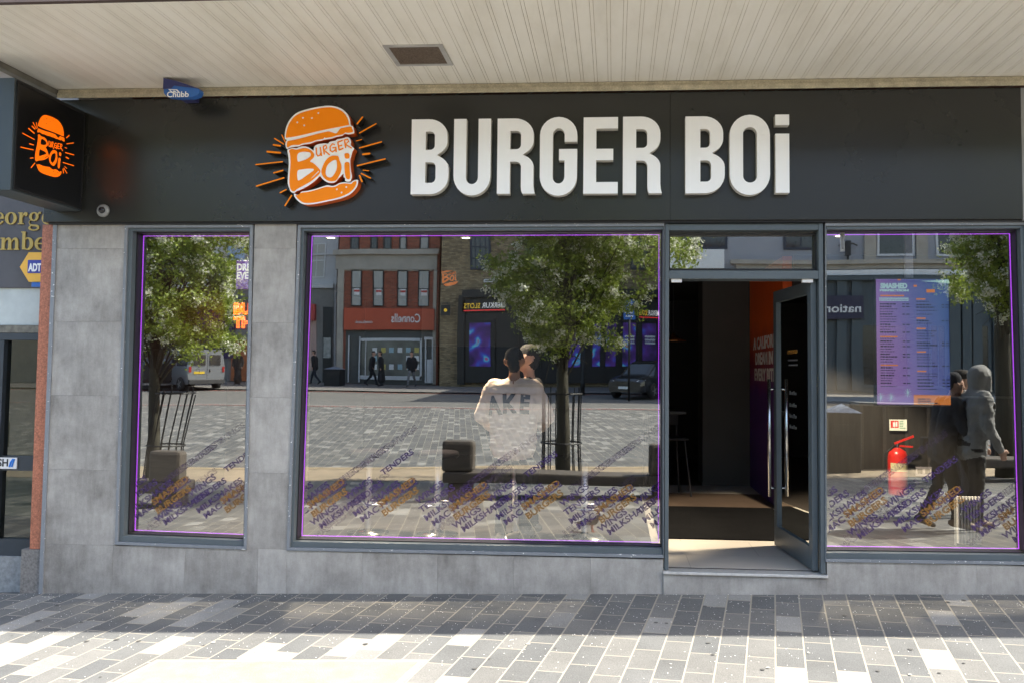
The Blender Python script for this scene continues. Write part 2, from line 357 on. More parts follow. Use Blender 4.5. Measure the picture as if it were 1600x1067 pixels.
# blossom petals on the ground
b = MB()
for i in range(3800):
    if i < 1900: d = abs(rng.normal(0, .9))+.01; x = rng.uniform(-5.2, 3.8)
    else: d = rng.uniform(0, 9); x = rng.uniform(-8, 7)
    s = rng.uniform(.0018, .0052); a_ = rng.uniform(0, 6.28); z = grade(x, d)+.004
    b.add([(x+s*math.cos(a_+k*1.2566+.3*(k%2))*(1, .8)[k%2], -d+s*math.sin(a_+k*1.2566), z+.0015*(k%2)) for k in range(5)], [(0,1,2,3,4)])
tag(b.build('fallen_petals', mat('petal', (.82,.80,.74), .8, var=.05)), 'white blossom petals scattered over the block paving', 'petals', kind='stuff')
b = MB()
for i in range(90):
    x, d = rng.uniform(-5, 3.6), rng.uniform(.1, 2.4); s = rng.uniform(.008, .02); z = grade(x, d)+.0045
    b.add([(x+s*math.cos(k)*rng.uniform(.8, 1.1), -d+s*math.sin(k), z) for k in np.linspace(0, 6.28, 9)[:-1]], [tuple(range(8))], int(rng.random() < .4))
tag(b.build('gum_spots', [mat('old_gum', (.07,.068,.065), .8), mat('pale_gum', (.30,.29,.27), .8)]), 'flattened chewing gum spots dotted over the block paving', 'gum spots', kind='stuff')
# ------------------------------------------------------------------ the shop building
XL = P(75, 640).x; XR = 4.9
shop = thing('shop_building', 'burger shop front of grey concrete tiles with slate blue framed windows', 'shop', (0,0,0))
FZ0, FZ1 = 2.868, 3.872
# window outlines (outer frame) from the photograph, on the wall plane: (left bottom, left top, right top, right bottom)
WIN = [((180.5,850),(196,352),(396,351.5),(386,858)), ((448.5,859),(466,352),(1038,349),(1037,871)), ((1289.5,877),(1289,349),(1606,347),(1622,882))]
QW = [[P(*c, 0) for c in w_] for w_ in WIN]
DL, DR = P(1038, 640).x, P(1289, 640).x       # door opening, outer posts
z_base = lambda x: grade(x, 0)-.05
SZ = .373-.075                                 # sill level of frames
b = MB()
def tiles(x0, x1, z0, z1, tw, th, xoff=0, zoff=0, y0=0.0, y1=.16):
    xs = [x0]; k = math.floor((x0-xoff)/tw)+1
    while xoff+k*tw < x1-.03: xs.append(xoff+k*tw) if xoff+k*tw > x0+.03 else None; k += 1
    xs.append(x1)
    zs = [z0]; k = math.floor((z0-zoff)/th)+1
    while zoff+k*th < z1-.03: zs.append(zoff+k*th) if zoff+k*th > z0+.03 else None; k += 1
    zs.append(z1); g = .0006
    for i in range(len(xs)-1):
        for j in range(len(zs)-1):
            e = random.uniform(0, .0012)
            b.box(xs[i]+g, xs[i+1]-g, y0+e, y1, zs[j]+g, zs[j+1]-g, 0, random.random())
x1a = QW[0][0].x; x1b = QW[0][3].x; x2a = QW[1][0].x; x2b = QW[1][3].x; x3a = QW[2][0].x; x3b = QW[2][3].x
sz = [(w_[0].z+w_[3].z)/2 for w_ in QW]
TW, TH = 1.16, .595
Z3 = FZ0-.015
tiles(XL+.02, (QW[0][0].x+QW[0][1].x)/2, sz[0], Z3, 2, TH, 0, sz[0])
tiles((QW[0][3].x+QW[0][2].x)/2, (QW[1][0].x+QW[1][1].x)/2, sz[0], Z3, 2, TH, 0, sz[0])
tiles(XL+.02, x2a+.0, -.25, sz[0], .595, 2, x1a-.02, -1)
tiles(x2a, DL-.005, -.2, min(QW[1][0].z, QW[1][3].z)-.002, .595, 2, x2a+.01, -1)
tiles(DR+.005, XR, -.15, sz[2]-.002, 1.1, 2, DR, -1)
tiles(DL-.005, DR+.005, -.15, .165, 1.9, 2, DL, -1, y0=-.012, y1=.12)
tiles(x3b, XR, sz[2], Z3, 1, TH, x3b, sz[0])
b.build('wall_cladding', TILE, shop, bevel=.0006)
# grout backing behind the tiles
b = MB()
gm = mat('grout', (.22,.215,.21), .9)
for x0, x1, z0, z1 in ((XL+.021, x1a-.02, -.25, Z3), (x1b+.02, x2a-.02, -.2, Z3), (XL+.021, DL-.02, -.25, sz[0]-.05), (DR+.02, XR, -.2, sz[2]-.05), (DL, DR, -.2, .16), (x3b+.02, XR, -.2, Z3)):
    b.box(x0, x1, .004, .15, z0+.003, z1-.003)
b.build('wall_backing', gm, shop)
MB().box(XL-.012, XL+.021, -.012, .1, -.25, Z3).build('corner_trim', TRIM, shop)
# ---- windows
def quad_frame(b, q, w, y0, y1, mi=0, wb=None, wt=None, wl=None, wr=None):      # ring inside quad q (lb, lt, rt, rb)
    lb, lt, rt, rb = [Vector((v.x, 0, v.z)) for v in q]; wb = wb or w; wt = wt or w; wl = wl or w; wr = wr or w
    i = [lb+Vector((wl,0,wb)), lt+Vector((wl,0,-wt)), rt+Vector((-wr,0,-wt)), rb+Vector((-wr,0,wb))]
    o = [lb, lt, rt, rb]
    for k in range(4):
        k2 = (k+1) % 4; A = [o[k], o[k2], i[k2], i[k]]
        b.hexa([Vector((v.x, y0, v.z)) for v in A], [Vector((v.x, y1, v.z)) for v in A], mi)
    return i
words = [('WINGS', -.27, .10), ('TENDERS', -.24, .03), ('MILKSHAKES', -.20, -.035), ('MAC N CHEESE', -.14, -.075)]
ANG = R_(36)
def lettering(par, gq, x0, x1, z0, phase):
    def inside(p): return x0 < p.x < x1 and z0 < p.z < z0+.95
    pur, ora, out = MB(), MB(), MB()
    def put(b_, body, x, z, h, outline=0, y=GY-.006):
        g = text(body, 1, .001, .028 if not outline else 0, 1.18, outline=outline/h if outline else 0)
        vs, fs = g; c, s = math.cos(ANG), math.sin(ANG); pts = []
        for v in vs:
            a_, c_ = v[0]*h*1.35, v[1]*h*1.35; pts.append(Vector((x+a_*c-c_*s, y-(v[2]*h if outline else v[2]*.3), z+a_*s+c_*c)))
        keep = [f for f in fs if all(x0 < pts[i].x < x1 and z0 < pts[i].z < z0+.93 for i in f)]
        if not keep: return
        used = sorted({i for f in keep for i in f}); mp_ = {i: k for k, i in enumerate(used)}
        b_.add([pts[i] for i in used], [tuple(mp_[i] for i in f) for f in keep])
    k = -1
    while phase+k*.575 < x1+.2:
        ox, oz = phase+k*.575, z0+.17+.02*(k % 2)
        put(ora, 'SMASHED', ox, oz+.045, .052, y=GY-.008); put(ora, 'BURGERS', ox+.035, oz-.025, .052, y=GY-.008)
        for w_, dx, dz in words: put(pur, w_, ox+dx, oz+dz, .05)
        if k % 2 == 0:
            put(pur, 'MILKSHAKES', ox+.10, oz-.115, .05); put(pur, 'WINGS', ox+.03, oz-.09, .05)
        else: put(pur, 'TENDERS', ox+.02, oz+.30, .046)
        k += 1
    xx = x0-.9; r = 0
    while xx < x1:
        for j, w_ in enumerate(('SMASHED BURGERS', 'MILKSHAKES', 'TENDERS WINGS')):
            put(out, w_, xx+.06*j, z0+.02+.09*j-.07*(r % 2), .05, outline=.0005, y=GY-.005)
            put(out, w_, xx+.12*j+.1, z0+.38+.085*j-.05*(r % 3), .05, outline=.0005, y=GY-.005)
        xx += .98; r += 1
    out.build('outline_lettering', OUTV, par); pur.build('purple_lettering', PURPLE, par); ora.build('orange_lettering', ORVINYL, par)
phases = [P(240, 815, GY).x, P(487, 815, GY).x-.02, P(1322, 815, GY).x]
for k, q in enumerate(QW):
    wn = thing('window', None, None); wn.parent = shop
    b = MB(); i1 = quad_frame(b, q, .024, -.012, .2, wl=(.024,.024,.004)[k], wr=(.024,.004,.024)[k])
    b.build('outer_trim', TRIM, wn, bevel=.002)
    b = MB(); i2 = quad_frame(b, i1, .03, .006, .2, wb=.045, wt=.024, wl=(.035,.022,.010)[k], wr=(.012,.008,.03)[k])
    if k == 1:
        pass
    b.build('frame', FRAME, wn, bevel=.003)
    b = MB(); i3 = quad_frame(b, i2, .008, .07, .17); b.build('glazing_bead', BLACK, wn)
    lb, lt, rt, rb = i3
    MB().add([Vector((v.x, GY, v.z)) for v in (lb, rb, rt, lt)], [(0,1,2,3)]).build('pane', GLASS, wn)
    b = MB(); quad_frame(b, [v+Vector((a_*.012, 0, c_*.012)) for v, a_, c_ in zip(i3, (1,1,-1,-1), (1,-1,-1,1))], .0048, GY+.016, GY+.024); b.build('led_strip', PURPLE_LED, wn)
    x0 = max(lb.x, lt.x)+.005; x1 = min(rb.x, rt.x)-.005
    lettering(wn, i3, x0, x1, (lb.z+rb.z)/2+.012, phases[k])
# ---- door set
zt = .191; ZD = FZ0-.015
dr = thing('entrance', None, None); dr.parent = shop
dr['label'] = 'glazed doorway with transom window and open door'
b = MB()
DZ = P(1160, 430, 0).z; pl = P(1045, 640, 0).x; pr = P(1281, 640, 0).x
b.box(DL+.003, pl, .0, .2, zt, ZD-.002); b.box(pr, DR-.003, .0, .2, zt, ZD-.002)
b.box(pl, pr, .004, .2, ZD-.055, ZD-.004); b.box(pl, pr, .004, .2, DZ-.03, DZ+.035)
b.build('door_frame', FRAME, dr, bevel=.003)
b = MB(); quad_frame(b, [Vector((pl,0,DZ+.045)), Vector((pl,0,ZD-.07)), Vector((pr,0,ZD-.07)), Vector((pr,0,DZ+.045))], .012, .07, .17); b.build('glazing_bead', BLACK, dr)
b = MB(); b.add([(pl,GY,DZ+.03),(pr,GY,DZ+.03),(pr,GY,ZD-.05),(pl,GY,ZD-.05)], [(0,1,2,3)]); b.build('transom_pane', GLASS, dr)
MB().box(DL-.008, DR+.008, -.03, .15, .166, .186).build('threshold', mat('threshold_aluminium', (.62,.61,.59), .35, .4, var=.12, scale=20), dr, bevel=.002)
LAMPW = mat('white_fitting', (.75,.74,.72), .5)
b = MB(); b.box(pl+.02, pl+.10, .02, .06, DZ-.055, DZ-.03); b.box(pr-.12, pr-.04, .02, .06, DZ-.055, DZ-.03); b.build('door_sensor', LAMPW, dr)
# leaf, hinged right, opened inwards
hx0 = pr-.028; ang = R_(84); LW = 1.03; ZL0, ZL1 = zt+.01, DZ-.035
u = Vector((-math.cos(ang), math.sin(ang), 0)); n_ = Vector((-math.sin(ang), -math.cos(ang), 0)); hp = Vector((hx0, .06, 0))
def leaf(b, s0, s1, z0, z1, t0=-.022, t1=.022, mi=0):
    A = [hp+u*s0+n_*t0, hp+u*s1+n_*t0, hp+u*s1+n_*t1, hp+u*s0+n_*t1]
    b.hexa([v+Vector((0,0,z0)) for v in A], [v+Vector((0,0,z1)) for v in A], mi)
b = MB(); leaf(b, 0, .085, ZL0, ZL1); leaf(b, LW-.085, LW, ZL0, ZL1); leaf(b, .085, LW-.085, ZL0, ZL0+.17); leaf(b, .085, LW-.085, ZL1-.10, ZL1)
lf = b.build('door_leaf', FRAME, dr, bevel=.002)
b = MB(); A = [hp+u*.085+Vector((0,0,ZL0+.17)), hp+u*(LW-.085)+Vector((0,0,ZL0+.17)), hp+u*(LW-.085)+Vector((0,0,ZL1-.1)), hp+u*.085+Vector((0,0,ZL1-.1))]
b.add(A, [(0,1,2,3)]); b.build('door_glass', glass_mat('door_glazing', .22, (.55,.56,.56)), dr)
for sgn in (1, -1):
    b = MB(); c0 = hp+u*(LW-.05)+n_*.075*sgn
    b.tube([c0+Vector((0,0,P(1208,778,.9).z)), c0+Vector((0,0,P(1208,592,.9).z))], .016, 14)
    for zz in (P(1208,765,.9).z, P(1208,608,.9).z): b.tube([hp+u*(LW-.05)+n_*.02*sgn+Vector((0,0,zz)), c0+Vector((0,0,zz))], .008, 8)
    b.build('door_handle', CHROME, dr, smooth=True)
# stickers on door glass
b = MB(); wv = mat('white_vinyl', (.13,.13,.13), .6); o = hp+u*.42+n_*.004
g = MB()
for j, (w_, zz) in enumerate(((.26, 1.86), (.24, 1.80), (.22, 1.76), (.2, 1.52), (.2, 1.42), (.2, 1.33), (.2, 1.24))):
    if j < 3: leaf(g, .42, .42+w_, zz, zz+(.03 if j == 0 else .012), .003, .0045, 1 if j == 0 else 0)
    else:
        for i in range(4): leaf(g, .46+i*.05, .475+i*.05, zz, zz+.022+.01*(i % 2), .003, .0045)
g.build('door_stickers', [wv, ORVINYL], dr)
# ---- fascia
b = MB(); XF0 = P(69, 300, -.06).x; XS = P(1047, 250, -.06).x
for x0, x1 in ((XF0, P(470,250,-.06).x-2.4+2.4), (P(470,250,-.06).x, XS), (XS, XR)):
    pass
b.box(XF0, XS-.0015, -.06, .05, FZ0+.0, FZ1); b.box(XS+.0015, P(1597,250,-.06).x, -.06, .05, FZ0, FZ1)
b.build('fascia_panel', FASC, shop, bevel=.002)
MB().box(XF0+.03, XR, -.035, .05, FZ0-.0148, FZ0-.001).build('fascia_shadow_gap', BLACK, shop)
MB().box(P(1597,250,-.06).x+.002, XR+1.5, -.055, .05, FZ0-.01, FZ1).build('end_panel', mat('grey_end_panel', (.25,.25,.25), .5), shop)
UP = mat('upper_render', (.55,.52,.46), .85, var=.12, scale=1.5)
MB().box(-5.6, 14, .02, 8.5, 4.25, 11.5).build('upper_storey', brick_mat('red_brick_upper', [(0,(.22,.09,.06)),(1,(.33,.15,.10))], (.4,.37,.33), .225, .075, .01), shop)
b = MB()
for i in range(8): b.box(-4.6+i*2.2, -3.5+i*2.2, -.01, .015, 5.6, 7.2); b.box(-4.6+i*2.2, -3.5+i*2.2, -.01, .015, 8.4, 10)
b.build('upper_window', DKGLASS, shop)
# pilaster right of the last window
MB().box(x3b+.9, XR+4, .0, .4, -.2, FZ0-.02).build('end_pier', TILE, shop)
# ------------------------------------------------------------------ letters
def arc(cx, cy, rx, ry, a0, a1, n=8):
    return [(cx+rx*math.cos(R_(a0+(a1-a0)*i/n)), cy+ry*math.sin(R_(a0+(a1-a0)*i/n))) for i in range(n+1)]
s_ = .165
Bh = [[(.19,.15),(.255,.15)]+arc(.265,.215,.062,.065,-80,0,5)+arc(.265,.36,.062,.065,0,90,5)+[(.19,.425)], [(.19,.59),(.25,.59)]+arc(.252,.65,.06,.06,-80,0,5)+arc(.252,.775,.06,.06,0,90,5)+[(.19,.835)]]
GL = {
 'B': [[(0,0)]+arc(.25,.24,.25,.24,-90,0)+arc(.2,.34,.3,.20,0,62,6)+arc(.2,.70,.28,.20,-55,0,6)+arc(.23,.78,.25,.22,0,90)+[(0,1)]]+Bh,
 'U': [[(0,1)]+arc(.245,.24,.245,.26,180,360,14)+[(.49,1),(.325,1)]+arc(.245,.22,.08,.09,0,-180,10)+[(.165,1)]],
 'R': [[(0,0),(.17,0),(.17,.425),(.24,.425)]+arc(.25,.355,.065,.07,90,0,5)+[(.315,.10),(.32,.04),(.335,0),(.5,0),(.487,.05),(.48,.12),(.48,.36)]+arc(.2,.36,.28,.18,10,60,5)+arc(.2,.70,.28,.20,-55,0,6)+arc(.23,.78,.25,.22,0,90)+[(0,1)]]+[[(.17,.59),(.25,.59)]+arc(.252,.65,.06,.06,-80,0,5)+arc(.252,.775,.06,.06,0,90,5)+[(.17,.835)]],
 'G': [[(.487,.68)]+arc(.243,.77,.244,.24,0,180,14)+arc(.243,.22,.243,.25,180,360,14)+[(.487,.585),(.25,.585),(.25,.435),(.322,.435)]+arc(.245,.22,.077,.09,0,-180,10)+arc(.245,.77,.077,.09,180,0,10)+[(.322,.68)]],
 'E': [[(0,0),(.445,0),(.445,.15),(.165,.15),(.165,.435),(.385,.435),(.385,.585),(.165,.585),(.165,.85),(.445,.85),(.445,1),(0,1)]],
 'O': [arc(.255,.75,.255,.265,0,180,14)+arc(.255,.24,.255,.265,180,360,14), arc(.258,.77,.088,.085,0,180,10)+arc(.258,.22,.088,.085,180,360,10)],
 'i': [[(0,0),(.172,0),(.172,.755),(0,.755)], [(0,.865),(.172,.865),(.172,1.0),(0,1.0)]]}
YF = -.135
sg = thing('shop_name_sign', 'big white raised letters BURGER BOi across the charcoal fascia', 'sign', (P(940,300,-.06).x, -.06, P(940,300,-.06).z))
def wpar(o, p):
    o.parent = p; o.matrix_parent_inverse = Matrix.Translation(-p.location)
for ch, x, top, bot in (('B',641.5,187.2,304.2),('U',708,186.6,303.8),('R',776.2,186,303.4),('G',843,184.8,303),('E',911.2,184,303.2),('R',973,183,302.8),('B',1071,182.6,302.6),('O',1140.2,182,302.4),('i',1212,179.6,302)):
    p0 = P(x, bot, YF); H = P(x, top, YF).z-p0.z
    vs, fs = fill(GL[ch], .072)
    b = MB(); fr = [i for i, f in enumerate(fs) if all(abs(vs[j][2]-.072) < 1e-4 for j in f)]; fr = set(fr)
    vv = [(p0.x+v[0]*H, -.063-v[2], p0.z+v[1]*H) for v in vs]
    b.v = vv; b.f = list(fs); b.m = [0 if i in fr else 1 for i in range(len(fs))]; b.tone = [None]*len(fs)
    o = b.build('letter', [WHITE, WSIDE]); wpar(o, sg); o['label'] = 'raised white letter '+ch
# ------------------------------------------------------------------ burger logo
A_ = lambda p: (435+p[0]/11.852, 160+p[1]/11.852)
B_ = lambda p: (435+p[0]/11.852, 240+p[1]/11.852)
bunW = [(115,670),(120,560),(150,440),(200,340),(270,255),(350,195),(450,155),(560,125),(700,95),(850,72),(950,68),(1050,80),(1150,115),(1230,170),(1290,245),(1325,330),(1338,428),(1375,445),(1393,490),(1405,562),(1390,582),(1300,600),(1230,590),(1180,625),(1080,645),(1000,672),(850,700),(780,718),(700,728),(600,767),(450,792),(380,820),(300,826),(200,850),(155,866),(132,820),(128,760),(152,702),(130,692)]
bunO = [(140,655),(150,560),(180,450),(225,360),(290,280),(370,225),(470,185),(600,150),(750,118),(900,100),(1000,102),(1100,130),(1190,180),(1250,250),(1290,330),(1308,412),(1298,426),(1100,465),(800,525),(400,620),(200,655)]
patO = [(165,740),(190,722),(300,700),(500,650),(700,595),(900,550),(960,552),(1040,578),(1070,580),(1095,560),(1140,500),(1180,482),(1340,455),(1360,490),(1378,550),(1300,572),(1240,565),(1190,600),(1080,620),(1000,645),(880,665),(850,655),(830,680),(770,692),(700,705),(600,740),(450,765),(380,795),(280,795),(220,810),(180,840),(155,820)]
seeds = [(350,377),(455,293),(620,298),(740,205),(477,433)]
midW_A = [(165,890),(200,870),(260,850),(330,855),(400,830),(480,820),(560,840),(620,880),(650,898),(655,850),(680,810),(730,783),(850,765),(915,772),(945,740),(1000,725),(1060,715),(1090,690),(1200,670),(1270,650),(1320,670),(1345,740),(1340,800),(1400,860),(1370,920),(1350,1000)]
midW_B = [(1330,130),(1338,300),(1360,430),(1340,500),(1315,525),(1240,515),(1232,460),(1207,440),(1205,378),(1180,400),(1120,460),(1050,535),(960,550),(880,525),(810,470),(765,425),(700,490),(600,570),(500,630),(400,680),(340,700),(290,735),(230,715),(200,650),(172,560),(175,420),(190,200),(180,60)]
bigB = [(200,-45),(250,-80),(330,-65),(420,-85),(480,-95),(560,-80),(620,-40),(660,20),(650,80),(585,150),(640,180),(700,230),(775,320),(760,380),(700,440),(600,520),(480,590),(350,660),(290,705),(235,680),(205,560),(210,400),(225,180),(215,20)]
bh1 = [(360,155),(345,60),(370,0),(440,-25),(560,-20),(600,10),(590,60),(520,110),(430,145)]
bh2 = [(352,330),(430,300),(560,285),(640,290),(655,315),(600,360),(500,430),(420,485),(355,495)]
bigO = [(930,80),(990,50),(1060,45),(1110,60),(1130,130),(1165,220),(1160,330),(1120,420),(1070,500),(980,520),(890,495),(820,420),(795,330),(830,220),(880,130)]
oh = [(970,160),(1020,130),(1070,130),(1085,200),(1080,290),(1040,380),(990,440),(940,450),(890,420),(872,360),(890,260),(925,200)]
iS = [(1230,180),(1310,175),(1320,300),(1330,420),(1310,480),(1260,470),(1240,420),(1225,300)]
iD = [(1225,20),(1260,0),(1310,15),(1310,90),(1240,95)]
nick = [[(590,480),(740,325),(755,340),(650,440)], [(540,255),(635,250),(635,268),(545,270)], [(505,110),(600,30),(610,50),(560,100),(520,130)]]
botW = [(290,745),(350,770),(400,740),(430,710),(560,690),(700,655),(870,600),(930,595),(1000,605),(1060,590),(1120,555),(1220,535),(1330,545),(1380,510),(1450,490),(1475,510),(1465,590),(1420,670),(1340,750),(1250,800),(1100,850),(900,895),(700,935),(550,950),(450,940),(380,900),(320,840),(290,790)]
botO = [(320,780),(360,775),(420,735),(560,715),(700,680),(880,625),(1000,630),(1080,610),(1140,575),(1240,560),(1350,570),(1380,535),(1440,520),(1435,590),(1390,660),(1320,725),(1230,775),(1090,825),(890,870),(700,908),(550,922),(460,912),(400,875),(350,830)]
seeds2 = [(1083,668),(1257,628),(1170,728)]
strokes = [[(700,850),(705,960),(730,1000),(770,985),(785,940)], [(775,840),(800,1000)], [(830,835),(850,975)], [(830,825),(880,800),(895,850),(850,895),(950,980)],
 [(1040,790),(1000,775),(955,830),(960,900),(1000,925),(1050,890),(1060,840),(1000,850)], [(1062,835),(1070,930)], [(1100,750),(1125,890)], [(1100,745),(1190,710)], [(1110,820),(1180,800)], [(1125,890),(1205,855)],
 [(1225,710),(1245,850)], [(1225,700),(1280,690),(1300,730),(1245,785),(1355,855)]]
rays = [(290,345,317,400,8),(235,372,303,413,9),(228,420,277,428,14),(180,472,278,480,15),(92,570,295,548,10),(230,632,297,614,12),(98,733,305,670,11),(277,783,322,760,10),(315,880,363,805,11),
 (862,260,902,210,12),(880,330,1005,260,10),(855,390,895,380,7),(880,443,1045,398,11),(905,492,955,486,15),(863,578,1073,527,11),(905,612,950,617,7),(893,637,962,672,10),(880,655,898,697,14)]
YL = -.155
LC = P(505, 246, YL)
def loc(p):                                  # traced pixel -> metres about the logo centre
    q = P(p[0], p[1], YL); return (q.x-LC.x, q.z-LC.z)
def L(pts, f, k=4): 
    q = [loc(f(p)) for p in pts]; return smoothloop(q, k) if k > 1 else q
def circ(c, r, n=10): return [(c[0]+r*math.cos(2*math.pi*i/n), c[1]+r*math.sin(2*math.pi*i/n)) for i in range(n)]
def ribbon(pts, w):
    pts = [Vector((*p, 0)) for p in pts]; l, r = [], []
    for i, p in enumerate(pts):
        d = (pts[min(i+1, len(pts)-1)]-pts[max(i-1, 0)]).normalized(); n = Vector((-d.y, d.x, 0))*w/2
        if i == 0: p = p-d*w*.2
        l.append(tuple((p+n)[:2])); r.append(tuple((p-n)[:2]))
    return l+r[::-1]
def capsule2(a, c, w):
    d = (Vector(c)-Vector(a)).normalized(); n = Vector((-d.y, d.x)); o = []
    for i in range(7):
        t_ = math.pi*i/6; o.append(tuple(Vector(c)+(n*math.cos(t_)+d*math.sin(t_))*w/2))
    for i in range(7):
        t_ = math.pi*i/6; o.append(tuple(Vector(a)-(n*math.cos(t_)+d*math.sin(t_))*w/2))
    return o
PX = .00487
LOGO = {
 'top_white': [L(bunW, A_)], 'mid_white': [smoothloop([loc(A_(p)) for p in midW_A]+[loc(B_(p)) for p in midW_B], 4)], 'low_white': [L(botW, B_)],
 'top_bun': [L(bunO, A_)]+[circ(loc(A_(s)), 1.6*PX) for s in seeds], 'patty': [L(patO, A_)],
 'big_B': [L(bigB, B_), L(bh1, B_), L(bh2, B_)]+[L(q, B_, 1) for q in nick[:1]], 'big_O': [L(bigO, B_), L(oh, B_)], 'letter_i': [L(iS, B_), L(iD, B_)],
 'low_bun': [L(botO, B_)]+[circ(loc(B_(s)), 1.6*PX) for s in seeds2]}
Z_ = lambda x, y: (380+x/4.85, 140+y/4.85)
RAYS = [capsule2(loc(Z_(a, b1)), loc(Z_(c, d1)), w_/4.85*PX) for a, b1, c, d1, w_ in rays]
STK = [ribbon([loc(A_(p)) for p in s2], 26/11.852*PX) for s2 in strokes]
lg = thing('burger_logo_sign', 'tilted orange burger logo with white outlines and rays reading BURGER BOi on the fascia', 'sign', (LC.x, -.06, LC.z))
def logo_part(nm, loops, y0, th, mats, par):         # y0 = back, front = y0-th
    vs, fs = fill(loops, th); b = MB()
    b.v = [(v[0], y0-v[2]+.06, v[1]) for v in vs]; b.f = list(fs)
    b.m = [0 if all(abs(vs[j][2]-th) < 1e-4 for j in f) else (1 if len(mats) > 1 else 0) for f in fs]; b.tone = [None]*len(fs)
    return b.build(nm, mats, par)
for k in ('top_white', 'mid_white', 'low_white'): logo_part('white_backing', LOGO[k], -.063, .09, [WHITE, ORSIDE], lg)
for k, nm in (('top_bun','top_bun'),('patty','patty'),('big_B','big_letter'),('big_O','big_letter'),('letter_i','big_letter'),('low_bun','bottom_bun')):
    logo_part(nm, LOGO[k], -.1532, .003, [ORANGE], lg)
for i, s2 in enumerate(STK): 
    if i == 0: bb = MB()
    vs, fs = fill([s2], .003); bb.add([(v[0], -.0932-v[2]-.0002*(i % 4), v[1]) for v in vs], fs)
bb.build('small_lettering', ORANGE, lg)
for r_ in RAYS: logo_part('ray', [r_], -.063, .085, [ORANGE, BLACK], lg)
# ------------------------------------------------------------------ projecting box sign
xs = P(131, 250, -.06).x; PY1 = -.065; PY0 = -.065-.86
zt_ = P(133.9, 175.8, -.06).z; zb_ = P(128.6, 331, -.06).z
SGM = mat('sign_case_grey', hx('#363e42'), .42, var=.06)
ps = thing('projecting_sign', 'black and grey box sign with an orange burger logo sticking out at left', 'sign', (xs, PY1, (zt_+zb_)/2))
b = MB(); b.box(-.22, 0, PY0-PY1, 0, zb_-ps.location.z, zt_-ps.location.z); b.build('case', SGM, ps, bevel=.004)
w_, h_ = -(PY0-PY1), (zt_-zb_)
b = MB(); b.box(.001, .005, -w_+.035, -.03, -h_/2+.03, h_/2-.03); b.build('face_panel', mat('gloss_black_panel', (.006,.006,.007), .3, var=.05), ps)
b = MB()
for a0, a1, c0_, c1_ in ((-w_+.02,-.015,-h_/2+.012,-h_/2+.03), (-w_+.02,-.015,h_/2-.03,h_/2-.012), (-w_+.02,-w_+.034,-h_/2+.03,h_/2-.03), (-.030,-.015,-h_/2+.03,h_/2-.03)): b.box(.001, .011, a0, a1, c0_, c1_)
b.build('face_border', BLACK, ps)
th = R_(10.5); kk = .62; OREM = mat('orange_sign_print', (.85,.13,.002), .5, var=.02, emit=(.85,.13,.002), estr=.22)
def rotp(p): return ((p[0]*math.cos(-th)-p[1]*math.sin(-th))*kk*.98, (p[0]*math.sin(-th)+p[1]*math.cos(-th))*kk)
b = MB()
for k, lo in list(LOGO.items())+[('r', [r_]) for r_ in RAYS]+[('s', [s2]) for s2 in STK]:
    if 'white' in k: continue
    vs, fs = fill([[rotp(p) for p in l] for l in lo], .002)
    b.add([(.0055+v[2], -w_/2+.0+v[0], v[1]) for v in vs], fs)
b.build('logo_print', OREM, ps)
# ------------------------------------------------------------------ camera dome, alarm boxes
c = P(162, 330, -.06)
t = thing('security_camera', 'small round security camera on the lower left of the fascia', 'camera', (c.x, -.06, c.z))
b = MB(); b.lathe([(.052,0),(.052,-.012),(.044,-.026),(.03,-.03)], axis='y'); b.build('housing', mat('camera_housing', (.22,.225,.22), .4), t, smooth=True)
b = MB(); b.lathe([(.027,-.028),(.024,-.042),(.012,-.05),(.001,-.051)], (.004,0,0), axis='y'); b.build('lens', mat('lens_black', (.01,.01,.012), .08), t, smooth=True)
BLUE = mat('blue_plastic', (.03,.13,.42), .35); NAVB = mat('navy_plastic', (.03,.035,.13), .35)
YB = -.34
K_ = lambda px, py: (P(px, py, YB).x-P(255, 150, YB).x, P(px, py, YB).z-P(255, 150, YB).z)
c0 = P(255, 150, YB)
t = thing('alarm_box', 'blue wedge shaped alarm box on the soffit above the fascia', 'alarm box', (c0.x, YB, c0.z))
def slab2(nm, pts, y, th, m, bev=0):
    vs, fs = fill([[K_(*p) for p in pts]], th); b = MB(); b.add([(v[0], y-v[2], v[1]) for v in vs], fs); return b.build(nm, m, t, bevel=bev)
slab2('body', [(256,146),(260,151),(275,152.5),(300,152),(309,149),(312,143),(311,139),(256,128)], .07, .07, BLUE, .006)
MB().box(.05, .16, .07, .27, .02, .05).build('bracket', NAVB, t)
slab2('dark_cap', [(255.2,140),(267,139),(272,134.5),(311.5,139.5),(280,128.5),(256,122.5)], .072, .078, NAVB)
b = MB(); g = onwall(text('Chubb', .062, .002, .001), (K_(261,151.5)[0], -.0015, K_(261,152.6)[1]), fit=K_(295,150)[0]-K_(261,150)[0]); b.add(*g)
for lo in ([(266,147),(272,147),(270,142),(261,142),(263,145)],):
    vs, fs = fill([[K_(*p) for p in [(263,140),(277,140.5),(282,145.8),(270,146.3)]], [K_(*p) for p in [(266,141.1),(275,141.5),(278.5,145),(271,145.3)]], [K_(*p) for p in [(270,142.4),(274,142.6),(275.5,144.4),(272,144.4)]]], .002); b.add([(v[0], -.001-v[2], v[1]) for v in vs], fs)
b.build('logo', WHITE, t)
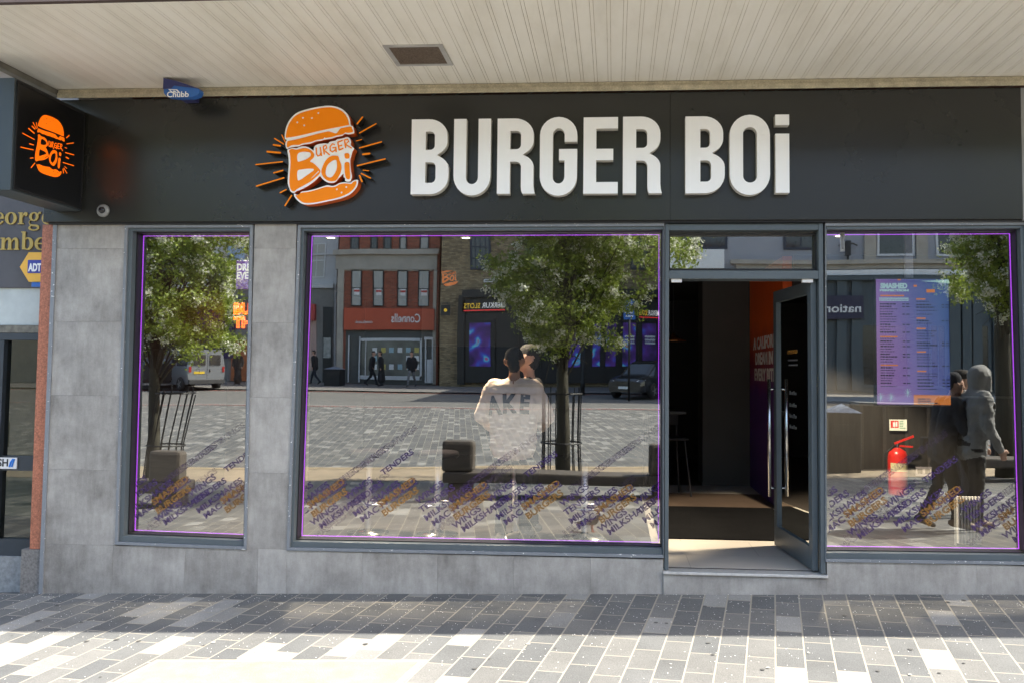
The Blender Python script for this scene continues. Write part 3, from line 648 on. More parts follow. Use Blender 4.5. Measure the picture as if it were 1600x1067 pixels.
# ------------------------------------------------------------------ canopy
CZ = 3.955; CDEP = 1.765; CX0 = P(97, 152, 0).x
cn = thing('canopy', 'cream boarded canopy soffit over the pavement', 'canopy', (0, 0, CZ))
def soffit_mat():
    M = bpy.data.materials.new('cream_soffit_boards'); M.use_nodes = True; t = M.node_tree; n = t.nodes; K = t.links; b = n['Principled BSDF']
    tc = n.new('ShaderNodeTexCoord'); mp = n.new('ShaderNodeMapping'); mp.inputs['Scale'].default_value = (1, .25, 1); K.new(tc.outputs['Object'], mp.inputs[0])
    nz = n.new('ShaderNodeTexNoise'); nz.inputs['Scale'].default_value = 3; nz.inputs['Detail'].default_value = 8; nz.inputs['Roughness'].default_value = .65; K.new(mp.outputs[0], nz.inputs['Vector'])
    r = ramp(n, [(.3, (.72,.68,.59)), (.52, (.82,.785,.70)), (.75, (.86,.83,.76))]); K.new(nz.outputs['Fac'], r.inputs[0])
    n2 = n.new('ShaderNodeTexNoise'); n2.inputs['Scale'].default_value = 14; n2.inputs['Detail'].default_value = 6; n2.inputs['Roughness'].default_value = .75; K.new(tc.outputs['Object'], n2.inputs['Vector'])
    r2 = ramp(n, [(.24, (.25,.17,.10)), (.31, (1,1,1))]); K.new(n2.outputs['Fac'], r2.inputs[0])
    mx = n.new('ShaderNodeMix'); mx.data_type = 'RGBA'; mx.blend_type = 'MULTIPLY'; mx.inputs['Factor'].default_value = .8; K.new(r.outputs[0], mx.inputs['A']); K.new(r2.outputs[0], mx.inputs['B'])
    K.new(mx.outputs['Result'], b.inputs['Base Color']); b.inputs['Roughness'].default_value = .55; return M
SOF = soffit_mat(); GRV = mat('soffit_groove', (.50,.44,.34), .8, var=.3, scale=8)
bw = P(822,100,0).x-P(795,100,0).x
pitch_b = 27.15*(CZ-CAMZ)/(579.5-0)     # board pitch from the spacing at the top of the picture
b = MB(); gv = MB(); x = CX0; k = 0; z0, z1 = 0, .03
xg = P(953.5, 0, 0).x*0+ (ray(953.5,0).x*(CZ-CAMZ)/ray(953.5,0).z)
x = xg-math.floor((xg-CX0)/pitch_b)*pitch_b-pitch_b
def board(b, x0, x1):
    e = .0017
    x0 = max(x0, CX0)
    if x1 <= x0: return
    b.box(x0+e, x1-e, -CDEP, .02, random.uniform(0, .0008), .02)
while x < 13:
    board(b, x, x+pitch_b*.78); board(b, x+pitch_b*.78, x+pitch_b); x += pitch_b
so_ = b.build('soffit', SOF, cn)
MB().box(CX0, 13, -CDEP, .02, .004, .05).build('soffit_backing', GRV, cn)
CRM = mat('aged_cream_trim', (.42,.37,.26), .6, var=.25, scale=12, var2=.25, scale2=90)
b = MB(); b.box(CX0+.02, 13, -.085, -.04, -.062, -.003); b.box(CX0+.02, 13, -.10, -.085, -.078, -.035)
b.build('wall_trim', CRM, cn, bevel=.004)
MB().box(CX0-.05, 13, -CDEP-.04, -CDEP, -.012, .30).build('front_edge', mat('brown_edge', (.07,.05,.045), .6), cn)
MB().box(CX0-.06, CX0, -CDEP, 0, -.045, .3).build('side_edge', mat('dark_cream_edge', (.20,.19,.16), .6, var=.2), cn)
MB().box(CX0-.06, 13, -CDEP, .02, .05, .30).build('roof_slab', mat('canopy_roof', (.2,.2,.2), .8), cn)
# louvre vent in the soffit
def sp(px, py): r = ray(px, py); t_ = (CZ-CAMZ)/r.z; return Vector((r.x*t_, t_-CAMD, 0))
v = [sp(597,71), sp(691,69), sp(708,101), sp(621,103)]
vx0 = (v[0].x+v[3].x)/2; vx1 = (v[1].x+v[2].x)/2; vy0 = (v[0].y+v[1].y)/2; vy1 = (v[2].y+v[3].y)/2
vt = thing('vent', None, None, (0,0,0)); vt.parent = cn
b = MB(); f_ = .035
b.box(vx0, vx1, vy0, vy0+f_, -.008, .0); b.box(vx0, vx1, vy1-f_, vy1, -.008, 0); b.box(vx0, vx0+f_, vy0+f_, vy1-f_, -.008, 0); b.box(vx1-f_, vx1, vy0+f_, vy1-f_, -.008, 0)
b.build('frame', mat('vent_frame', (.40,.39,.37), .5, var=.2), vt)
b = MB(); y = vy0+f_
for i in range(40):
    xx = vx0+f_+(vx1-vx0-2*f_)*i/40; b.box(xx, xx+.004, vy0+f_, vy1-f_, -.006, -.001)
for i in range(20):
    yy = vy0+f_+(vy1-vy0-2*f_)*i/20; b.box(vx0+f_, vx1-f_, yy, yy+.004, -.0062, -.0012)
b.build('grille', mat('dirty_grille', (.16,.12,.09), .7, var=.5, scale=90), vt)
MB().box(vx0+f_, vx1-f_, vy0+f_, vy1-f_, -.001, -.0005).build('duct', mat('duct_dark', (.02,.015,.012), .9), vt)
# ------------------------------------------------------------------ neighbour at left
nb = thing('neighbouring_shop', 'next door shop with grey fascia gold letters red granite pier and glazed door', 'shop')
GRN = mat('red_granite', (.36,.13,.075), .4, var=.45, scale=70, var2=.3, scale2=220)
MB().box(P(55,640,.02).x, XL-.013, .02, .3, P(50,857,.02).z, FZ0-.01).build('granite_pier', GRN, nb)
MB().box(P(48,640,.02).x-.02, XL-.014, .005, .3, -.3, P(50,857,.02).z-.002).build('pier_plinth', mat('grey_granite', (.17,.16,.15), .7, var=.4, scale=60), nb)
NF = .30
z_a = P(30, 450, NF).z; z_b = P(30, 508, NF).z; z_c = P(30,520,NF).z
NGR = mat('neighbour_grey', (.085,.082,.088), .6, var=.12, scale=5)
MB().box(-9, XL-.02, NF, NF+.1, z_a, 3.9).build('fascia', NGR, nb)
MB().box(-9, XL-.02, NF+.02, NF+.1, z_b, z_a-.002).build('pale_panel', mat('pale_green_panel', (.48,.52,.50), .5), nb)
MB().box(-9, XL-.02, NF, NF+.1, z_c, z_b-.003).build('header', mat('stained_header', (.16,.15,.12), .7, var=.5, scale=20), nb)
MB().box(-9, XL-.02, .28, 8, 3.9, 10).build('upper_wall', mat('grey_render', (.42,.43,.46), .85), nb)
NDF = mat('dark_door_frame', (.035,.045,.055), .4)
b = MB(); dz0 = P(20, 868, NF).z; dx0 = P(2, 640, NF).x; dx1 = P(52, 640, NF).x
b.box(-9, XL-.02, NF, NF+.1, P(20,531,NF).z, z_c-.003); b.box(dx0-.06, dx0, NF, NF+.1, dz0, P(20,531,NF).z-.002)
b.box(dx0, XL-.03, NF, NF+.1, P(20,868,NF).z, P(20,842,NF).z); b.box(dx0, XL-.03, NF+.02, NF+.08, P(20,735,NF).z, P(20,712,NF).z); b.box(XL-.09, XL-.03, NF+.01, NF+.09, P(20,842,NF).z, P(20,531,NF).z-.004)
b.build('door_frame', NDF, nb)
MB().add([(-9,NF+.05,dz0),(XL-.03,NF+.05,dz0),(XL-.03,NF+.05,z_c),(-9,NF+.05,z_c)], [(0,1,2,3)]).build('door_glass', glass_mat('neighbour_glass', .07, (.75,.74,.66)), nb)
MB().box(dx0-.11, dx0-.03, NF-.06, NF-.01, P(5,700,NF).z, P(5,660,NF).z).build('door_handle', NDF, nb)
pz = P(5, 723, NF); b = MB(); b.box(pz.x-.25, pz.x+.115, NF+.005, NF+.018, pz.z-.047, pz.z+.047); b.build('push_plate', LAMPW, nb)
b = MB(); b.add(*onwall(text('PUSH', .085, .002, .002), (pz.x-.15, NF+.005, pz.z-.025), fit=.19)); b.build('push_lettering', BLACK, nb)
b = MB()
for dx in (0, .02): b.tube([(pz.x+.055+dx, NF+.003, pz.z-.03), (pz.x+.065+dx, NF+.003, pz.z+.01), (pz.x+.085+dx*.5, NF+.003, pz.z+.035)], .008, 6)
b.build('push_arrow', mat('blue_print', (.02,.20,.65), .5), nb)
MB().box(-9, XL-.02, .28, .36, -.35, dz0+.0).build('door_step', mat('step_grey', (.30,.30,.29), .8, var=.3, scale=20), nb)
MB().box(-9, XL-.05, .45, 5, -.34, dz0+.002).build('inner_floor', mat('nb_floor', (.05,.05,.05), .6), nb)
MB().box(-9, XL-.02, 2.2, 2.3, dz0, 3.0).build('inner_wall', mat('olive_inner_wall', (.16,.15,.10), .8), nb)
# gold serif letters
GOLD = mat('gold_letters', (.46,.33,.08), .5, var=.06)
def ell(cx, cy, rx, ry, n=24, a0=0, a1=360): return [(cx+rx*math.cos(R_(a0+(a1-a0)*i/n)), cy+ry*math.sin(R_(a0+(a1-a0)*i/n))) for i in range(n if a1-a0 == 360 else n+1)]
def glyph(ch):
    s = []      # list of (loops); unit = x height 1
    st = lambda x0, x1, y0, y1: s.append([[(x0,y0),(x1,y0),(x1,y1),(x0,y1)]])
    w = 1.0
    if ch == 'o': s.append([ell(.52,.5,.52,.53), ell(.52,.5,.24,.44)]); w = 1.04
    if ch == 'e':
        s.append([ell(.5,.5,.5,.53,28,28,335)+[(.80,.28)]+ell(.54,.5,.27,.43,24,320,30)[::1]+[(.76,.55)]]); st(.22, .97, .46, .56); st(.70, .98, .5, .66); w = .98
    if ch == 'r': st(.12,.38,0,1); st(0,.52,0,.09); st(0,.25,.92,1); s.append([[(.38,.70),(.46,.88),(.60,1.02),(.78,1.0),(.84,.85),(.78,.70),(.66,.66),(.58,.78),(.48,.74),(.38,.5)]]); w = .84
    if ch == 'n' or ch == 'm':
        st(.12,.38,0,1); st(0,.5,0,.09); st(0,.25,.92,1)
        for k in range(2 if ch == 'm' else 1):
            x = .58*k; s.append([[(.38+x,.72),(.50+x,.93),(.66+x,1.02),(.82+x,.98),(.92+x,.84),(.96+x,.65),(.96+x,0),(.70+x,0),(.70+x,.62),(.66+x,.80),(.56+x,.84),(.38+x,.60)]]); st(.60+x,1.06+x,-.002,.09)
        w = 1.66 if ch == 'm' else 1.08
    if ch == 'b': st(.12,.38,.03,1.5); st(0,.25,1.42,1.5); s.append([ell(.60,.5,.46,.53), ell(.54,.5,.22,.42)]); w = 1.08
    if ch == 'g': s.append([ell(.46,.64,.42,.38), ell(.46,.64,.18,.29)]); s.append([[(.20,.36),(.08,.22),(.10,.05),(.3,-.02),(.75,-.05),(.95,-.16),(.96,-.36),(.80,-.50),(.46,-.56),(.12,-.50),(-.02,-.34),(.05,-.18),(.22,-.10),(.22,-.16),(.16,-.30),(.26,-.42),(.50,-.46),(.74,-.40),(.78,-.28),(.66,-.20),(.25,-.16),(.08,-.04),(.02,.16),(.12,.34)]]); s.append([[(.76,.86),(.9,1.04),(1.06,1.04),(1.06,.86),(.92,.86),(.84,.76)]]); w = 1.06
    return s, w
def serif(b, txt, x_right, base, xh, y, thick=.01):
    tot = sum(glyph(c)[1]+.10 for c in txt)*xh; x = x_right-tot; q = 0
    for c in txt:
        s, w = glyph(c)
        for lo in s:
            vs, fs = fill([[(p[0]*xh, p[1]*xh) for p in l] for l in lo], thick); q += 1
            b.add([(x+v[0], y-v[2]-.0004*(q % 5), base+v[1]) for v in vs], fs)
        x += (w+.10)*xh
b = MB(); p = P(82, 351, NF); xh = P(20,335,NF).z-P(20,353,NF).z
serif(b, 'eorge', p.x+.02, p.z, xh*1.02, NF-.002); p = P(92, 391, NF); serif(b, 'mber', p.x, p.z, xh*1.05, NF-.002)
b.build('gold_lettering', GOLD, nb)
# hexagonal alarm box next door
yb = NF-.05; q = [P(32,418,yb), P(46,395,yb), P(100,395,yb), P(114,418,yb), P(100,441,yb), P(46,441,yb)]
t = thing('alarm_box', 'yellow hexagonal alarm box with blue ADT label on the neighbouring grey fascia', 'alarm box', (q[0].x, NF, q[0].z))
vs, fs = fill([[(v.x-q[0].x, v.z-q[0].z) for v in q]], .06); b = MB(); b.add([(v[0], -v[2], v[1]) for v in vs], fs); b.build('body', mat('yellow_plastic', (.80,.44,.06), .4), t, bevel=.006)
b = MB(); c = P(47,441,yb)-P(32,418,yb); h = P(47,428,yb); b.box(P(50,441,yb).x-q[0].x, .36, -.058, -.002, P(50,449,yb).z-q[0].z, P(50,441.5,yb).z-q[0].z); b.build('blue_base', BLUE, t, bevel=.004)
l0, l1 = P(44.5,427.5,yb), P(44.5,407,yb); b = MB(); b.box(l0.x-q[0].x, l0.x-q[0].x+.22, -.064, -.0605, l0.z-q[0].z, l1.z-q[0].z); b.build('label_panel', mat('label_blue', (.035,.05,.30), .4), t)
b = MB(); b.add(*onwall(text('ADT', .09, .002, .004), (l0.x-q[0].x+.006, -.0645, l0.z-q[0].z+.018), fit=.115)); b.build('lettering', WHITE, t)
# ------------------------------------------------------------------ inside the shop
FL = .19; CEI = 2.96; IX0, IX1, IY1 = XL+.05, XR+.6, 9.0
WX_ = P(1172, 700, 5.2).x+.004
FLT = brick_mat('dimmed_floor_tiles', [(0,(.045,.038,.034)),(1,(.06,.05,.044))], (.03,.025,.02), 1.2, .6, .004, vert=False, bump=.1, rough=.35, dirt=.1)  # beige floor darkened in colour to dim the light on it
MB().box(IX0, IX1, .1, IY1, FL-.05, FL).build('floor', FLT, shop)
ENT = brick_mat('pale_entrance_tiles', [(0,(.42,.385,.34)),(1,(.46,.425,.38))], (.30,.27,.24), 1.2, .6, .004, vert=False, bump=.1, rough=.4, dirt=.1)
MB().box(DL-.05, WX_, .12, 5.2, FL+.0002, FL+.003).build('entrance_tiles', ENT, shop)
MB().box(IX0, IX1, .16, IY1, CEI, CEI+.1).build('ceiling', mat('dark_ceiling', (.03,.03,.032), .8), shop)
b = MB(); b.box(IX0, IX1, IY1, IY1+.1, FL, CEI); b.box(IX0-.1, IX0, .16, IY1, FL, CEI); b.box(IX1, IX1+.1, .16, IY1, FL, CEI)
b.build('inner_wall', DARK, shop)
CHAR = mat('charcoal_panel', (.060,.061,.058), .6, var=.1, scale=2)
cx0, cx1 = P(1098, 700, 5.2).x, P(1172, 700, 5.2).x
MB().box(cx0, cx1, 5.2, 5.9, FL, CEI).build('column', CHAR, shop)
def grad_mat():
    M = bpy.data.materials.new('orange_to_purple_wall'); M.use_nodes = True; t = M.node_tree; n = t.nodes; K = t.links; b = n['Principled BSDF']
    tc = n.new('ShaderNodeTexCoord'); s = n.new('ShaderNodeSeparateXYZ'); K.new(tc.outputs['Object'], s.inputs[0])
    nz = n.new('ShaderNodeTexNoise'); nz.inputs['Scale'].default_value = 2.2; K.new(tc.outputs['Object'], nz.inputs[0])
    a = n.new('ShaderNodeMath'); a.operation = 'MULTIPLY_ADD'; K.new(nz.outputs['Fac'], a.inputs[0]); a.inputs[1].default_value = .5; K.new(s.outputs[2], a.inputs[2])
    r = ramp(n, [(.0, (.05,.015,.13)), (.48, (.11,.02,.22)), (.62, (.35,.04,.06)), (.78, (.85,.13,.01)), (1, (.75,.10,.01))]); 
    mr = n.new('ShaderNodeMapRange'); mr.inputs['From Min'].default_value = .3; mr.inputs['From Max'].default_value = 3.2; K.new(a.outputs[0], mr.inputs[0]); K.new(mr.outputs[0], r.inputs[0]); K.new(r.outputs[0], b.inputs['Base Color'])
    b.inputs['Roughness'].default_value = .5; return M
GRAD = grad_mat(); PALE = mat('pale_lettering', (.80,.76,.78), .6)
WX = cx1+.005
MB().box(WX, WX+.1, 2.86, 5.9, FL, CEI).build('slogan_wall', GRAD, shop)
b = MB()
for body, z, n, y0 in (('A CALIFORNIA', 1.99, 1.95, 4.9), ('DREAM IN', 1.80, 1.25, 4.72), ('EVERY BITE', 1.60, 1.5, 4.80)):
    b.add(*onwall(text(body, .16, .003, .006), (WX-.002, y0, z), ax=(0,-1,0), fit=n, h=.155))
b.build('slogan_lettering', PALE, shop)
# dark panelled wall behind the right-hand window
MB().box(WX+.1, IX1, 2.75, 2.85, FL, CEI).build('dark_partition', mat('dark_timber_panel', (.030,.027,.024), .6, var=.3, scale=3, stretch=(8,1,1)), shop)
b = MB(); b.box(WX+.1, IX1, 2.68, 2.748, P(1400,617,2.7).z-.02, P(1400,617,2.7).z); b.build('partition_rail', mat('rail_grey', (.16,.16,.16), .4), shop)
# left inner pier with neon, seen at the right edge of the small window
LY = 3.25
s0 = P(357, 500, LY)
MB().box(s0.x, s0.x+.95, LY, LY+.15, FL, CEI).build('sign_wall', mat('sign_wall_brown', (.16,.13,.11), .7, var=.2), shop)
q0, q1 = P(369, 452, LY-.02), P(440, 372, LY-.02)
t = thing('slogan_panel', 'purple slogan panel with white words hanging above the orange neon sign', 'poster', (q0.x, LY-.03, q0.z))
MB().box(0, q1.x-q0.x, 0, .02, 0, q1.z-q0.z).build('panel', mat('purple_panel', (.12,.035,.26), .5, var=.5, scale=5, emit=(.12,.03,.26), estr=.35), t)
b = MB()
for body, py, w_ in (('A CALIFORNIA', 409, .40), ('DREAM IN', 424, .40), ('EVERY BITE', 437, .44)):
    b.add(*onwall(text(body, .1, .003, .004), (.01, -.003, P(369,py,LY).z-q0.z), fit=w_, h=.085))
b.build('lettering', mat('lit_white_lettering', (.8,.8,.8), .5, emit=(.8,.8,.85), estr=.25), t)
NEON = mat('orange_neon', (1,.25,.05), .4, var=0, emit=(1,.11,.008), estr=1.1)
n0 = P(362, 516, LY-.06); n1 = P(362, 470, LY-.06)
t = thing('neon_sign', 'glowing orange neon sign with outlined capitals under the slogan panel', 'sign', (n0.x, LY-.05, n0.z))
MB().box(0, .80, 0, .04, 0, n1.z-n0.z+.02).build('backboard', mat('neon_board', (.05,.012,.01), .4), t)
b = MB(); H1 = n1.z-n0.z
for body, z, w_ in (('BURGER', .52, .62), ('THE BOi', .06, .58)):
    b.add(*onwall(text(body, .15, 0, .004, outline=.0075, sx=.9), (.02, -.015, z*H1), fit=w_, h=H1*.40))
b.build('tube_lettering', NEON, t)
# small logo print on the inner back wall, left of the tree
c = P(703, 431, 4.3)
MB().box(P(660,431,4.32).x, P(900,431,4.32).x, 4.32, 4.42, 2.0, CEI).build('hanging_bulkhead', CHAR, shop)
t = thing('wall_logo', 'dim orange burger logo on the hanging bulkhead behind the big window', 'sign', (c.x, 4.3, c.z))
b = MB()
for k, lo in list(LOGO.items())+[('s', [s2]) for s2 in STK]:
    if 'white' in k: continue
    vs, fs = fill([[(p[0]*.37, p[1]*.37) for p in l] for l in lo], .002); b.add([(v[0], -v[2], v[1]) for v in vs], fs)
b.build('logo_print', mat('logo_orange_glow', (.7,.16,.02), .6, emit=(.7,.16,.02), estr=.15), t)  # faint glow added to the logo colour, though it is no lamp
LITE = mat('downlight_glow', (1,.9,.75), .4, var=0, emit=(1,.82,.6), estr=3)
first = None
for i, (px, py) in enumerate(((517,371),(728,371),(1312,368))):
    r = ray(px, py); tt = (CEI-CAMZ)/r.z
    if first is None:
        t = thing('downlight', 'x', 'ceiling light', (r.x*tt, tt-CAMD, CEI), group='downlights in the shop ceiling'); first = t
        b = MB(); b.lathe([(.055,0),(.055,-.008),(.04,-.008)]); b.build('bezel', LAMPW, t); b = MB(); b.lathe([(.04,-.006),(.035,-.010)]); b.build('lamp', LITE, t)
        ld = bpy.data.lights.new('downlight_lamp', 'SPOT'); ld.energy = 210; ld.color = (1,.85,.65); ld.spot_size = R_(90); ld.spot_blend = .25; ld.shadow_soft_size = .05
        lo_ = bpy.data.objects.new('lamp_light', ld); COL.objects.link(lo_); lo_.parent = t; lo_.location = (0,0,-.03); lo_.rotation_euler.x = R_(7)
    else:
        t = copy_tree(first); t.location = (r.x*tt, tt-CAMD, CEI)
    t['label'] = ('small round ceiling downlight at the left end of the big window', 'small round ceiling downlight left of the tree in the big window', 'small round ceiling downlight above the menu screen')[i]
# bar stools
def stool():
    t = thing('bar_stool', 'x', 'stool', group='bar stools along the big window')
    MB().lathe([(.19,0),(.19,.012),(.05,.03),(.03,.05)], n=28).build('base', CHROME, t, smooth=True)
    MB().lathe([(.03,.04),(.03,.70)], n=16).build('pole', mat('pale_gleam_pole', (.85,.80,.78), .25, .3), t, smooth=True)  # chrome pole made pale, its sunlit gleam put into the colour
    b = MB(); b.tube([(.17*math.cos(a), .17*math.sin(a), .28) for a in [2*math.pi*i/24 for i in range(25)]], .011, 8, caps=False); b.bar((-.17,0,.28),(.17,0,.28),.014); b.build('foot_ring', CHROME, t, smooth=True)
    MB().lathe([(.03,.69),(.17,.70),(.19,.72),(.19,.75),(.17,.765),(.001,.768)], n=28).build('seat', mat('dark_seat', (.008,.006,.008), .9, spec=.1), t, smooth=True)
    return t
proto = stool()
for i, px in enumerate((575, 683, 805, 913)):
    q = P(px, 833, 1.25); t = proto if i == 0 else copy_tree(proto); t.location = (q.x, 1.25, FL); t.rotation_euler.z = .5*i
    t['label'] = ('chrome bar stool at the left end of the row inside the big window', 'second chrome bar stool from the left inside the big window', 'chrome bar stool under the man in the pink sweatshirt', 'chrome bar stool right of the tree reflection nearest the doorway')[i]
# dark dining stool and tall table seen through the doorway
DM = mat('dark_metal', (.02,.02,.022), .4)
tx = P(1052, 640, 4.6).x
t = thing('tall_table', 'dark tall table seen through the left of the open doorway', 'table', (tx-.35, 4.7, FL))
MB().box(-.5, .5, -.3, .3, .98, 1.02).build('tabletop', DM, t, bevel=.004); MB().lathe([(.25,0),(.25,.01),(.03,.02),(.03,.98)]).build('pedestal', DM, t)
t = thing('high_stool', 'black metal high stool with backrest through the doorway', 'stool', (P(1062,740,4.2).x-.12, 4.2, FL), .3)
for sx in (-1, 1):
    for sy in (-1, 1): b = MB(); b.tube([(sx*.20, sy*.20, 0), (sx*.14, sy*.14, .68)], .012, 8); b.build('leg', DM, t)
MB().box(-.18, .18, -.18, .18, .68, .71).build('seat', DM, t, bevel=.005); b = MB(); b.box(-.17, .17, .16, .18, .85, .98); b.bar((-.15,.17,.7),(-.15,.17,.98),.02); b.bar((.15,.17,.7),(.15,.17,.98),.02); b.build('backrest', DM, t)
q = P(1058, 533, 4.8)
t = thing('pendant_lamp', 'copper pendant lamp hanging in the dark beyond the doorway', 'lamp', (q.x-.05, 4.8, q.z))
MB().lathe([(.17,0),(.16,.012),(.05,.05),(.02,.10)], n=28).build('shade', mat('copper', (.65,.28,.13), .3, 1), t, smooth=True); MB().tube([(0,0,.1),(0,0,CEI-q.z)], .004, 6).build('cord', BLACK, t)
# door mat
MAT = mat('black_mat', (.007,.007,.0075), 1.0, spec=.05, var=.2, scale=5, bump=.8, bscale=300, var2=.6, scale2=400)
y0, y1 = None, None
def ip(px, py): r = ray(px, py); tt = (FL-CAMZ)/r.z; return Vector((r.x*tt, tt-CAMD, FL))
a, c = ip(1050, 842), ip(1050, 792)
t = MB().box(a.x-.12, WX-.06, a.y, c.y, FL+.004, FL+.015).build('door_mat', MAT); tag(t, 'black entrance mat on the beige tiles inside the doorway', 'doormat')
a2 = ip(1050, 770)
MB().box(DL-.04, WX_-.004, c.y+.002, a2.y, FL+.0035, FL+.006).build('dark_floor_band', mat('brown_floor_tile', (.09,.062,.045), .6, var=.15), shop)
# menu screen
def screen_mat():
    M = bpy.data.materials.new('menu_screen_gradient'); M.use_nodes = True; t = M.node_tree; n = t.nodes; K = t.links; b = n['Principled BSDF']
    tc = n.new('ShaderNodeTexCoord'); s = n.new('ShaderNodeSeparateXYZ'); K.new(tc.outputs['Object'], s.inputs[0])
    a = n.new('ShaderNodeMath'); a.operation = 'MULTIPLY_ADD'; K.new(s.outputs[2], a.inputs[0]); a.inputs[1].default_value = .25; K.new(s.outputs[0], a.inputs[2])
    mr = n.new('ShaderNodeMapRange'); mr.inputs['From Min'].default_value = -.1; mr.inputs['From Max'].default_value = .7; K.new(a.outputs[0], mr.inputs[0])
    r = ramp(n, [(0, (.50,.26,.62)), (.4, (.36,.20,.62)), (.75, (.13,.15,.50)), (1, (.06,.13,.42))]); K.new(mr.outputs[0], r.inputs[0])
    b.inputs['Base Color'].default_value = (.02,.02,.02,1); b.inputs['Roughness'].default_value = .3
    K.new(r.outputs[0], b.inputs['Emission Color']); b.inputs['Emission Strength'].default_value = .16; return M
SY = .33
q = [P(1371,631,SY), P(1372,436.5,SY), P(1482,438,SY), P(1485,633,SY)]
t = thing('menu_screen', 'upright lit purple menu screen hanging inside the right-hand window', 'screen', (q[0].x, SY, q[0].z))
w_, h_ = q[3].x-q[0].x, q[1].z-q[0].z
MB().box(-.012, w_+.012, .006, .06, -.012, h_+.012).build('casing', BLACK, t, bevel=.003)
MB().box(0, w_, 0, .005, 0, h_).build('display', screen_mat(), t)
MB().box(w_/2-.03, w_/2+.03, .062, .10, h_-.25, CEI-q[0].z).build('hanging_pole', mat('grey_pole', (.30,.31,.33), .4), t)
CY_ = mat('screen_cyan', (.1,.1,.1), .5, emit=(.45,.75,.80), estr=.17); OR_ = mat('screen_orange', (.1,.05,.01), .5, emit=(.85,.25,.03), estr=.17); DK_ = mat('screen_dark_text', (.008,.006,.03), .5)
kx = w_/113; 
def sx_(px): return (px-1371.5)*kx
def sz_(py): return (632-py)/195*h_
b = MB(); b.add(*onwall(text('SMASHED', .05, .001, .003), (sx_(1378), -.001, sz_(452)), fit=.21, h=.045)); b.add(*onwall(text('PERFECTION', .04, .001, .003), (sx_(1377), -.001, sz_(456.5)), fit=.225, h=.018))
for py in (467, 470): b.box(sx_(1376), sx_(1422), -.0015, 0, sz_(py+1), sz_(py-.6))
for cx_ in (1377, 1393, 1419):
    for k in range(11):
        a_ = 2*math.pi*k/11; c0 = Vector((sx_(cx_), -.002, sz_(621-(7 if cx_ == 1419 else 0)))); b.bar(c0, c0+Vector((math.cos(a_)*.034, 0, math.sin(a_)*.034)), .006, .001)
b.add([(sx_(1440),-.001,sz_(440)),(sx_(1485),-.001,sz_(438)),(sx_(1486),-.001,sz_(444)),(sx_(1466),-.001,sz_(442))], [(0,1,2,3)])
b.build('heading', CY_, t)
b = MB(); 
for (x0, y0, x1, y1) in ((1378,462,1415,464),(1430,446,1435,449),(1405,437,1410,439),(1450,453,1463,458),(1428,473,0,0)):
    if x1: b.box(sx_(x0), sx_(x1), -.0012, 0, sz_(y1), sz_(y0))
b.box(sx_(1428), sx_(1485), -.0012, 0, sz_(632), sz_(617))
for py in (527, 571): b.box(sx_(1377), sx_(1404), -.0012, 0, sz_(py+1.2), sz_(py-.8))
for py in (468, 498, 514, 550, 580): b.box(sx_(1434), sx_(1448), -.0012, 0, sz_(py+1.2), sz_(py-.8))
b.build('orange_graphics', OR_, t)
b = MB()
for x0, x1, rows in ((1377, 1405, (476,480,484,488,492,496,500,504,508,512,516,520,530,534,538,542,546,550,554,558,562,566,575,579,583,587,591,595,599,604)), (1434, 1466, (472,477,481,486,492,502,506,518,522,526,530,536,540,544,554,558,562,567,572,584,588,593,598,603,608))):
    for py in rows:
        x = x0; big = random.random() < .35; e = x0+(x1-x0)*random.uniform(.55, 1)
        while x < e:
            l = random.uniform(2, 5); b.box(sx_(x), sx_(min(x+l, e)), -.0012, 0, sz_(py+(1.1 if big else .6)), sz_(py-(.9 if big else .5))); x += l+.8
        if big: b.box(sx_(x1+7), sx_(x1+11), -.0012, 0, sz_(py+.9), sz_(py-.7)); b.box(sx_(x1+13), sx_(x1+18), -.0012, 0, sz_(py+.9), sz_(py-.7))
for i, s2 in enumerate(('MORE TO', 'CHOOSE', 'FROM INSIDE...')): b.add(*onwall(text(s2, .02, .001, .0015), (sx_(1434), -.0022, sz_(624.5+i*3.2)), fit=(.10,.10,.17)[i], h=.0125))
b.build('menu_text', DK_, t)
# extinguisher, signs, socket, vent panel
RED = mat('extinguisher_red', (.62,.025,.02), .3)
EX = 2.62; q = P(1403, 773, EX); top = P(1403, 700, EX)
t = thing('fire_extinguisher', 'red fire extinguisher on the dark wall below the menu screen', 'fire extinguisher', (q.x, EX, q.z)); hh = top.z-q.z; r_ = (P(1418,740,EX).x-P(1388,740,EX).x)/2
MB().lathe([(r_*.9,0),(r_,.02),(r_,hh*.86),(r_*.85,hh*.94),(r_*.4,hh),(r_*.25,hh+.01)], n=28).build('cylinder', RED, t, smooth=True)
b = MB(); b.lathe([(.022,hh),(.022,hh+.05)]); b.build('valve', CHROME, t)
b = MB(); b.bar((-.03,0,hh+.05),(.16,-.02,hh+.13),.02); b.bar((-.02,0,hh+.03),(.15,-.02,hh+.02),.018); b.build('handle', RED, t)
b = MB(); b.tube([(-.02,0,hh+.03),(-r_-.03,-.01,hh*.9),(-r_-.035,-.01,hh*.5),(-r_-.02,-.01,hh*.25)], .012, 8); b.build('hose', BLACK, t, smooth=True)
b = MB(); n = 10
for z0, z1 in ((hh*.52, hh*.70), (hh*.2, hh*.5)):
    vs = []
    for i in range(n+1):
        a_ = R_(-150+120*i/n); vs += [((r_+.002)*math.cos(a_), (r_+.002)*math.sin(a_), z0), ((r_+.002)*math.cos(a_), (r_+.002)*math.sin(a_), z1)]
    b.add(vs, [(2*i, 2*i+2, 2*i+3, 2*i+1) for i in range(n)], 0 if z0 > hh*.5 else 1)
b.build('labels', [mat('cream_label', (.7,.62,.35), .5), mat('pinkish_label', (.5,.12,.10), .5)], t)
